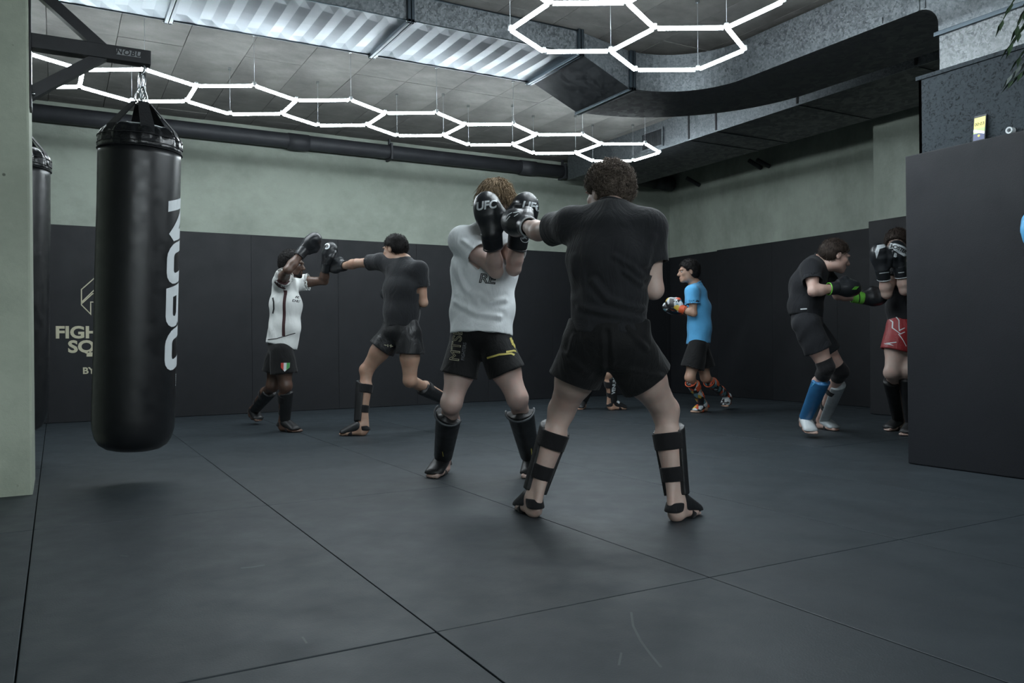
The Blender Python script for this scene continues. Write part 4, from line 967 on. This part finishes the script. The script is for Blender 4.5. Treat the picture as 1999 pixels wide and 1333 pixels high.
# ---- man in the white football jersey, both gloves high
p3f = G(570, 843); D = float((p3f-CAM)@FW)
p3 = Person('bearded man in white football jersey blocking with both gloves above his head', D, dict(head=(570, 516, .02), neck=(553, 540, .06), shR=(549, 550, -.12), shL=(578, 552, .22), elR=(562, 527, -.37), elL=(632, 548, .22), wrR=(592, 489, -.24), wrL=(637, 514, .10), glR=(627, 456, -.20), glL=(648, 478, .06), hipR=(550, 686, -.08), hipL=(546, 684, .10), knR=(557, 752, -.08), knL=(532, 752, .10), heR=G(546, 841), toR=G(600, 845), heL=G(489, 826)+Z0*.06, toL=G(529, 834)), R0*1+CF*.12-Z0*.12, .0068, .98, 'dark', (0, 0, 1), R0*.035, 1., 1.)
p3.hair('black', .017, (.045, .045), .003, 0., ('curl', 1200, .009, .0014))
p3.beard('black')
p3.shirt(M['jersey'], .06, (.175, .168, .178, .15), (.145, .135, .138, .10), .48, (.068, .088), name='football_jersey', wr=.003, seed=4, tilt=-Z0*.0+R0*-.25)
p3.shorts(M['blackshorts'], .66, .2, (.100, .122), wr=.002, seed=9)
p3.glove('R', M['glove'], M['glove'], -R0*.3-Z0+FW*.4, .075, .95); p3.glove('L', M['glove'], M['glove'], R0*.3+CF, .085, .95)
for e in 'RL': p3.guard(e, M['guard'], M['strap'], .16, .92)
# ---- man in black punching towards the jersey
D4 = float((G(690, 850)-CAM)@FW)
p4 = Person('man in black t-shirt and satin shorts punching at the man in the jersey', D4, dict(head=(771, 486, .06), neck=(789, 509, .02), shL=(744, 511, .10), shR=(819, 527, -.10), elL=(697, 514, .24), elR=(826, 590, -.06), wrL=(667, 520, .40), wrR=(783, 577, .13), glL=(647, 518, .52), glR=(748, 571, .20), hipL=(765, 652, .04), hipR=(800, 654, -.05), knL=(716, 722, .08), knR=(800, 742, -.02), heL=G(717, 850), toL=G(655, 850), heR=G(893, 829)+Z0*.16, toR=G(880, 836)), -R0*.85+FW*.5-Z0*.12, .0068, 1., 'tan', (0, 0, 1), CF*.02)
p4.hair('black', .009, (.05, .06), .001, 0., ('straight', 900, .014, .0015), (.75, .66), None, .75)
p4.shirt(M['blackcloth'], .10, (.160, .16, .178, .155), (.12, .118, .13, .105), .52, (.066, .074), wr=.0028, seed=6)
p4.shorts(M['satin'], .42, .22, (.102, .125), (.16, .185), wr=.004, seed=3)
p4.glove('L', M['glove'], M['glove'], Z0+R0*.1, .05, .95); p4.glove('R', M['glove'], M['glove'], Z0, .075, .95)
for e in 'LR': p4.guard(e, M['guard'], M['strap'], .24, .92)
# ---- blue shirt
D5 = float((G(1362, 806)-CAM)@FW)
p5 = Person('boy in bright blue t-shirt with multicoloured gloves facing left', D5, dict(head=(1344, 530, .0), neck=(1357, 555, .02), shL=(1352, 569, -.17), shR=(1350, 569, .18), elL=(1354, 611, -.20), elR=(1350, 612, .20), wrL=(1329, 603, -.13), wrR=(1326, 606, .06), glL=(1310, 590, -.06), glR=(1309, 600, .04), hipL=(1362, 676, -.08), hipR=(1364, 676, .08), knL=(1347, 736, -.10), knR=(1377, 736, .08), heL=G(1380, 803), toL=G(1336, 808), heR=G(1424, 797)+Z0*.07, toR=G(1406, 803)), -R0*1+CF*.1-Z0*.06, .0075, .94, 'tan', (0, 0, 1), R0*.03)
p5.hair('black', .018, (.055, .055), .004, 0., ('curl', 900, .014, .0018))
p5.shirt(M['bluecloth'], .04, (.172, .165, .172, .15), (.138, .132, .132, .10), .62, (.070, .088), wr=.003, seed=8, shift=(0, 0, 0))
p5.shorts(M['blackshorts'], .72, .2, (.105, .135), wr=.003, seed=2)
p5.glove('L', M['patch'], M['orange'], Z0+CF*.3, .05, .92); p5.glove('R', M['patch'], M['orange'], Z0+FW*.3, .05, .92)
for e in 'LR': p5.guard(e, M['patch'], M['orange'], .14, .9, M['patch'], 1., True, trim=M['orange'])
# ---- black shirt, green gloves
D6 = float((G(1600, 862)-CAM)@FW)
p6 = Person('man in black t-shirt with green and black gloves and a blue shin guard', D6, dict(head=(1630, 500, -.02), neck=(1597, 512, .04), shR=(1583, 524, -.14), shL=(1604, 530, .20), elR=(1588, 568, -.24), elL=(1636, 575, .22), wrR=(1632, 562, -.20), wrL=(1682, 582, .22), glR=(1676, 561, -.16), glL=(1724, 579, .22), hipR=(1574, 634, -.08), hipL=(1578, 632, .10), knR=(1613, 716, -.10), knL=(1640, 724, .14), heR=G(1566, 850)+Z0*.07, toR=G(1606, 864), heL=G(1596, 836), toL=G(1640, 842)), R0*.95-CF*.05-Z0*.28, .0068, .98, 'rosy', (0.15, 0, 1), -R0*.05)
p6.hair('dbrown', .011, (.055, .06), .001, .006, ('straight', 900, .011, .0014), (.75, .66), None, .75)
p6.shirt(M['greyblack'], .12, (.15, .158, .178, .152), (.118, .122, .135, .105), .60, (.068, .078), wr=.003, seed=5)
p6.shorts(M['greyblack'], .62, .22, (.098, .104), wr=.0025, seed=8)
p6.glove('R', M['glove'], M['glove'], Z0+CF*.3, .06, .95, None, M['green']); p6.glove('L', M['glove'], M['green'], Z0-CF*.3, .08, .95, None, M['green'])
p6.guard('R', M['blueguard'], M['strap'], .22, .96, M['whiteglove'], 1.12, False); p6.guard('L', M['greyguard'], M['strap'], .22, .96, M['greyguard'])
for e in 'RL': p6.knee_pad(e, M['strap'])
# ---- red shorts, half hidden by the partition
D7 = float((G(1752, 852)-CAM)@FW)
p7 = Person('fighter in red lightning shorts guarding his head beside the padded partition', D7, dict(head=(1752, 480, .0), neck=(1768, 514, .06), shR=(1745, 527, .05), shL=(1805, 527, .04), elR=(1731, 573, -.16), elL=(1766, 566, -.18), wrR=(1722, 527, -.22), wrL=(1756, 522, -.22), glR=(1717, 484, -.22), glL=(1748, 480, -.22), hipR=(1756, 638, .02), hipL=(1792, 640, -.0), knR=(1741, 726, -.06), knL=(1770, 722, -.06), heR=G(1765, 838), toR=G(1712, 843), heL=G(1784, 846), toL=G(1745, 858)), -R0*.55+CF*.75-Z0*.25, .0068, .98, 'pale2', (0, 0, 1))
p7.hair('dbrown', .014, (.05, .055), .002, .01, ('straight', 900, .025, .0017))
p7.shirt(M['blackcloth'], .10, (.16, .16, .178, .155), (.12, .12, .132, .105), .5, (.066, .076), wr=.003, seed=2)
p7.shorts(M['red'], .55, .2, (.1, .12), wr=.003, seed=4)
p7.glove('R', M['glove'], M['glove'], R0+CF*.1, .08, 1., None, M['white']); p7.glove('L', M['glove'], M['glove'], -R0+CF*.1, .08, 1., None, M['white'])
for e in 'RL': p7.guard(e, M['guard'], M['strap'], .14, .95, None, 1., False)
# ---- someone behind the black-shirted fighter, only the legs show
D8 = float((G(1190, 801)-CAM)@FW)
p8 = Person('person hidden behind the black-shirted fighter with white-lettered shin guard showing', D8, dict(head=(1192, 532, .0), neck=(1180, 556, .03), shR=(1176, 567, -.16), shL=(1184, 567, .16), elR=(1180, 607, -.22), elL=(1190, 607, .2), wrR=(1208, 585, -.14), wrL=(1210, 588, .1), glR=(1226, 560, -.08), glL=(1228, 562, .06), hipR=(1180, 672, -.08), hipL=(1176, 672, .08), knR=(1188, 728, -.10), knL=(1160, 735, .06), heR=G(1187, 801), toR=G(1228, 799), heL=G(1140, 797), toL=G(1122, 803)), R0*1+CF*.1, .008, .95, 'tan')
p8.hair('black', .012, (.05, .055), .002)
p8.shirt(M['blackcloth'], .06, (.165, .165, .178, .155), (.125, .122, .132, .105), .55, wr=.003, seed=9)
p8.shorts(M['blackshorts'], .62, .2, wr=.003, seed=1)
p8.glove('R', M['glove'], M['glove'], Z0, .07, .95); p8.glove('L', M['glove'], M['glove'], Z0, .07, .95)
for e in 'RL': p8.guard(e, M['guard'], M['strap'], .08, .98, None, 1.12, True, back=.036)
# ------------------------------------------------------------------ lettering, stripes and emblems on the clothing
d1 = 4.33
p1.print_('UFC', 950, 408, d1, 15, p1.gl['R'], M['white'], .10, .035, .18, 0, 'glove_lettering'); p1.print_('UFC', 1038, 407, d1, 15, p1.gl['L'], M['white'], -.1, .035, .18, 0, 'glove_lettering')
for e, (x, y) in (('R', (962, 463)), ('L', (1024, 466))):
    k = [(x+8*math.cos(a), y+8*math.sin(a)) for a in np.linspace(-1.6, 3.2, 14)]; p1.shape_([k], 1.2, d1, p1.cu[e], M['white'], 'cuff_emblem'); p1.print_('UFC', x-1, y, d1, 4, p1.cu[e], M['white'], .1, .03, .2, 0, 'cuff_lettering')
p1.print_('RE', 950, 543, 4.4, 19, p1.sh, M['inkblack'], -.10, 0, .1, .03, 'shirt_lettering', .02, 1.15)
p1.print_('MTSB', 891, 672, 4.4, 19, p1.so, M['gold'], math.pi/2-.12, .0, 0, .02, 'shorts_lettering', .02, 1.05)
p1.print_('FIGHTERS', 905, 686, 4.4, 6.5, p1.so, M['darkgrey'], math.pi/2-.12, .01, 0, 0, 'shorts_lettering', .02, .9)
p1.shape_([[(951, 699), (975, 692), (998, 690), (1004, 693)]], 3.6, 4.4, p1.so, M['yellow'], 'shorts_stripe'); p1.shape_([[(988, 687), (1003, 684.5), (1010, 687)]], 3.4, 4.4, p1.so, M['yellow'], 'shorts_stripe')
p1.shape_([[(996, 659), (999, 668), (1007, 680)], [(999, 664), (1001, 674)]], 4, 4.4, p1.so, M['yellow'], 'shorts_emblem')
p1.shape_([[(858, 890), (858.5, 902)]], 1.4, 4.5, p1.gd['R'], M['yellow'], 'guard_tab'); p1.shape_([[(1039, 887), (1041, 903)]], 2.2, 4.4, p1.gd['L'], M['yellow'], 'guard_tab')
# black-shirted fighter: pale strokes on the punching glove
p2.shape_([[(986, 424), (992, 416), (1000, 412)], [(989, 427), (996, 419)], [(1004, 421), (1012, 416)], [(1002, 413), (1013, 411)]], 1.5, 3.95, p2.gl['L'], M['white'], 'glove_mark')
# football jersey
d3 = D3 = float((p3f-CAM)@FW)
p3.shape_([[(555, 566), (554, 600), (553, 656)]], 5.5, d3-.15, p3.sh, M['maroon'], 'side_stripe')
p3.poly_([(536, 551), (547, 545), (566, 548), (558, 561), (551, 564), (543, 560)], d3-.2, p3.sh, M['maroon'], 'underarm_panel')
p3.print_('RE', 578, 580, d3-.1, 4.6, p3.sh, M['inkblack'], -.14, .02, 0, 0, 'chest_lettering', .02, 1.25); p3.print_('DE PU', 581, 588, d3-.1, 4.6, p3.sh, M['inkblack'], -.14, .02, 0, 0, 'chest_lettering', .02, 1.25)
p3.shape_([[(533, 581), (536, 590), (536, 603), (533, 612)]], 3.4, d3-.1, p3.sh, M['inkblack'], 'back_number')
p3.shape_([[(519, 663), (540, 661), (556, 656), (572, 650)]], 1.6, d3-.15, p3.sh, M['inkblack'], 'hem_stripe')
p3.poly_([(551, 708), (566, 708), (566, 717), (558, 725), (551, 717)], d3-.15, p3.so, M['white'], 'crest'); p3.poly_([(551, 708), (556, 708), (556, 723), (551, 717)], d3-.15, p3.so, M['crestred'], 'crest_panel'); p3.poly_([(561, 708), (566, 708), (566, 717), (561, 722)], d3-.15, p3.so, M['crestgreen'], 'crest_panel')
for o in bpy.data.objects:
    if o.name.startswith('crest_panel'):
        for v in o.data.vertices: v.co -= Vector(FW)*.003
p3.shape_([[(637+5*math.cos(a), 480+5*math.sin(a)) for a in np.linspace(-2.6, 2.2, 10)]], 2.6, d3, p3.gl['L'], M['white'], 'glove_emblem'); p3.shape_([[(600, 462), (612, 450), (620, 445)]], 2.2, d3-.2, p3.gl['R'], M['white'], 'glove_lettering')
# man in satin shorts
p4.shape_([[(752, 673), (757, 674)], [(759, 672), (759, 677)], [(762, 674), (768, 676)], [(765, 672), (764, 678)]], 1.5, D4, p4.so, M['gold'], 'shorts_emblem'); p4.shape_([[(708, 783), (710, 787), (708, 791)]], 2, D4, p4.gd['L'], M['white'], 'guard_emblem')
# blue shirt
p5.shape_([[(1330, 677), (1333, 686), (1336, 678)]], 2.6, D5, p5.so, M['white'], 'shorts_emblem')
p5.shape_([[(1311, 592), (1316, 587), (1318, 593)]], 1.6, D5, p5.gl['L'], M['white'], 'glove_emblem', None, True); p5.shape_([[(1357, 780), (1364, 790), (1357, 789)]], 1.6, D5, p5.gd['L'], M['white'], 'guard_emblem', None, True)
# green gloves
p6.print_('///', 1664, 563, D6-.2, 5.5, p6.gl['R'], M['green'], 0, .05, .4, 0, 'glove_lettering', .02, 1.6); p6.shape_([[(1686, 571), (1687, 592)], [(1699, 572), (1700, 590)]], 2., D6+.1, p6.cu['L'], M['inkblack'], 'cuff_band')
p6.shape_([[(1561, 603.5), (1572, 603)]], 2.2, D6-.1, p6.sh, M['white'], 'hem_label'); p6.shape_([[(1616, 726), (1603, 742), (1598, 770), (1588, 800)]], 1.6, D6-.15, p6.gd['R'], M['skyblue'], 'guard_seam')
# red shorts and white-banded gloves
d7 = D7-.22
p7.shape_([[(1738, 602), (1745, 618), (1750, 628), (1748, 640), (1757, 652), (1766, 648)], [(1752, 603), (1755, 616), (1759, 625), (1757, 645), (1767, 640)], [(1754, 652), (1760, 664), (1765, 676)], [(1728, 676), (1733, 671), (1741, 674), (1736, 670), (1748, 668)]], 1.6, D7-.1, p7.so, M['white'], 'lightning_print')
p7.poly_([(1726, 478), (1734, 473), (1768, 488), (1768, 500), (1757, 502), (1730, 486)], d7, p7.gl['L'], M['whiteglove'], 'white_band'); p7.poly_([(1703, 492), (1708, 480), (1722, 478), (1722, 484), (1710, 488), (1706, 506)], d7, p7.gl['R'], M['whiteglove'], 'white_band')
o = p7.print_('BOOSTER', 1744, 486, d7, 7, p7.gl['L'], M['inkblack'], -.46, .03, 0, 0, 'band_lettering', .02, .95)
if o:
    for v in o.data.vertices: v.co -= Vector(FW)*.004
p7.print_('B', 1740, 500, d7, 8, p7.gl['L'], M['white'], -.3, .05, 0, 0, 'glove_emblem')
for e, x in (('L', 1750), ('R', 1722)): p7.shape_([[(x-9, 516), (x+10, 513)], [(x-8, 534), (x+10, 532)]], 1.4, d7, p7.cu[e], M['white'], 'cuff_stripe')
# hidden person's shin guard
p8.print_('VENUM', 1199, 753, D8-.1, 7, p8.gd['R'], M['white'], math.pi/2-.05, .03, 0, 0, 'guard_lettering', .02, 1.0)
ip = [c for c in p8.gd['R'].children if c.name.startswith('instep')][0]; p8.shape_([[(1206, 784), (1212, 788)]], 4, D8-.1, ip, M['white'], 'instep_emblem', p8.gd['R'])
ip = [c for c in p8.gd['L'].children if c.name.startswith('instep')][0]; p8.shape_([[(1126, 786), (1130, 783), (1135, 787), (1131, 789)]], 2.5, D8-.05, ip, M['white'], 'instep_emblem', p8.gd['L'])
ip = [c for c in p6.gd['R'].children if c.name.startswith('instep')][0]; p6.shape_([[(1591, 836), (1599, 835)], [(1593, 839), (1600, 838)]], 1.6, D6-.15, ip, M['blueguard'], 'instep_emblem', p6.gd['R'])
# ------------------------------------------------------------------ light blue glove hanging on the partition at the right edge
q = PX(2021, 452, PAR-.07); hk = np.array([PAR-.004, q[1], q[2]+.22])
gz = -Z0; gx = np.array([0, 1., 0]); gy = np.array([-1., 0, 0]); W = q+Z0*.10
Q = lambda a, b, c: W+gx*a+gy*b+gz*c
P = [(ecap(Q(0, 0, 0), Q(0, .008, .07), (.048, .04), (.062, .05), gx), .02), (ell(Q(-.004, .008, .115), (.064, .052, .08), gx, gy), .03), (cone(Q(.045, -.008, .03), Q(.06, -.02, .09), .026, .025), .02)]
r = empty('hanging_glove', (q[0], q[1], q[2]-.1), 'light blue boxing glove hanging on the partition at the right edge', 'boxing glove')
vobj('mitt', volmesh(P, .006), M['skyblue'], r); vobj('cuff', volmesh([(ecap(Q(0, 0, -.06), Q(0, 0, .008), (.048, .042), (.051, .045), gx, 'ab'), .006)], .006), M['whiteglove'], r)
tube('cord', [Q(0, 0, -.05), hk], .003, M['white'], r, 6); tube('hook', [hk, hk+np.array([.004, 0, 0])], .008, M['steel'], r, 8)
for c in CHECK: print('LIMBS', *c)
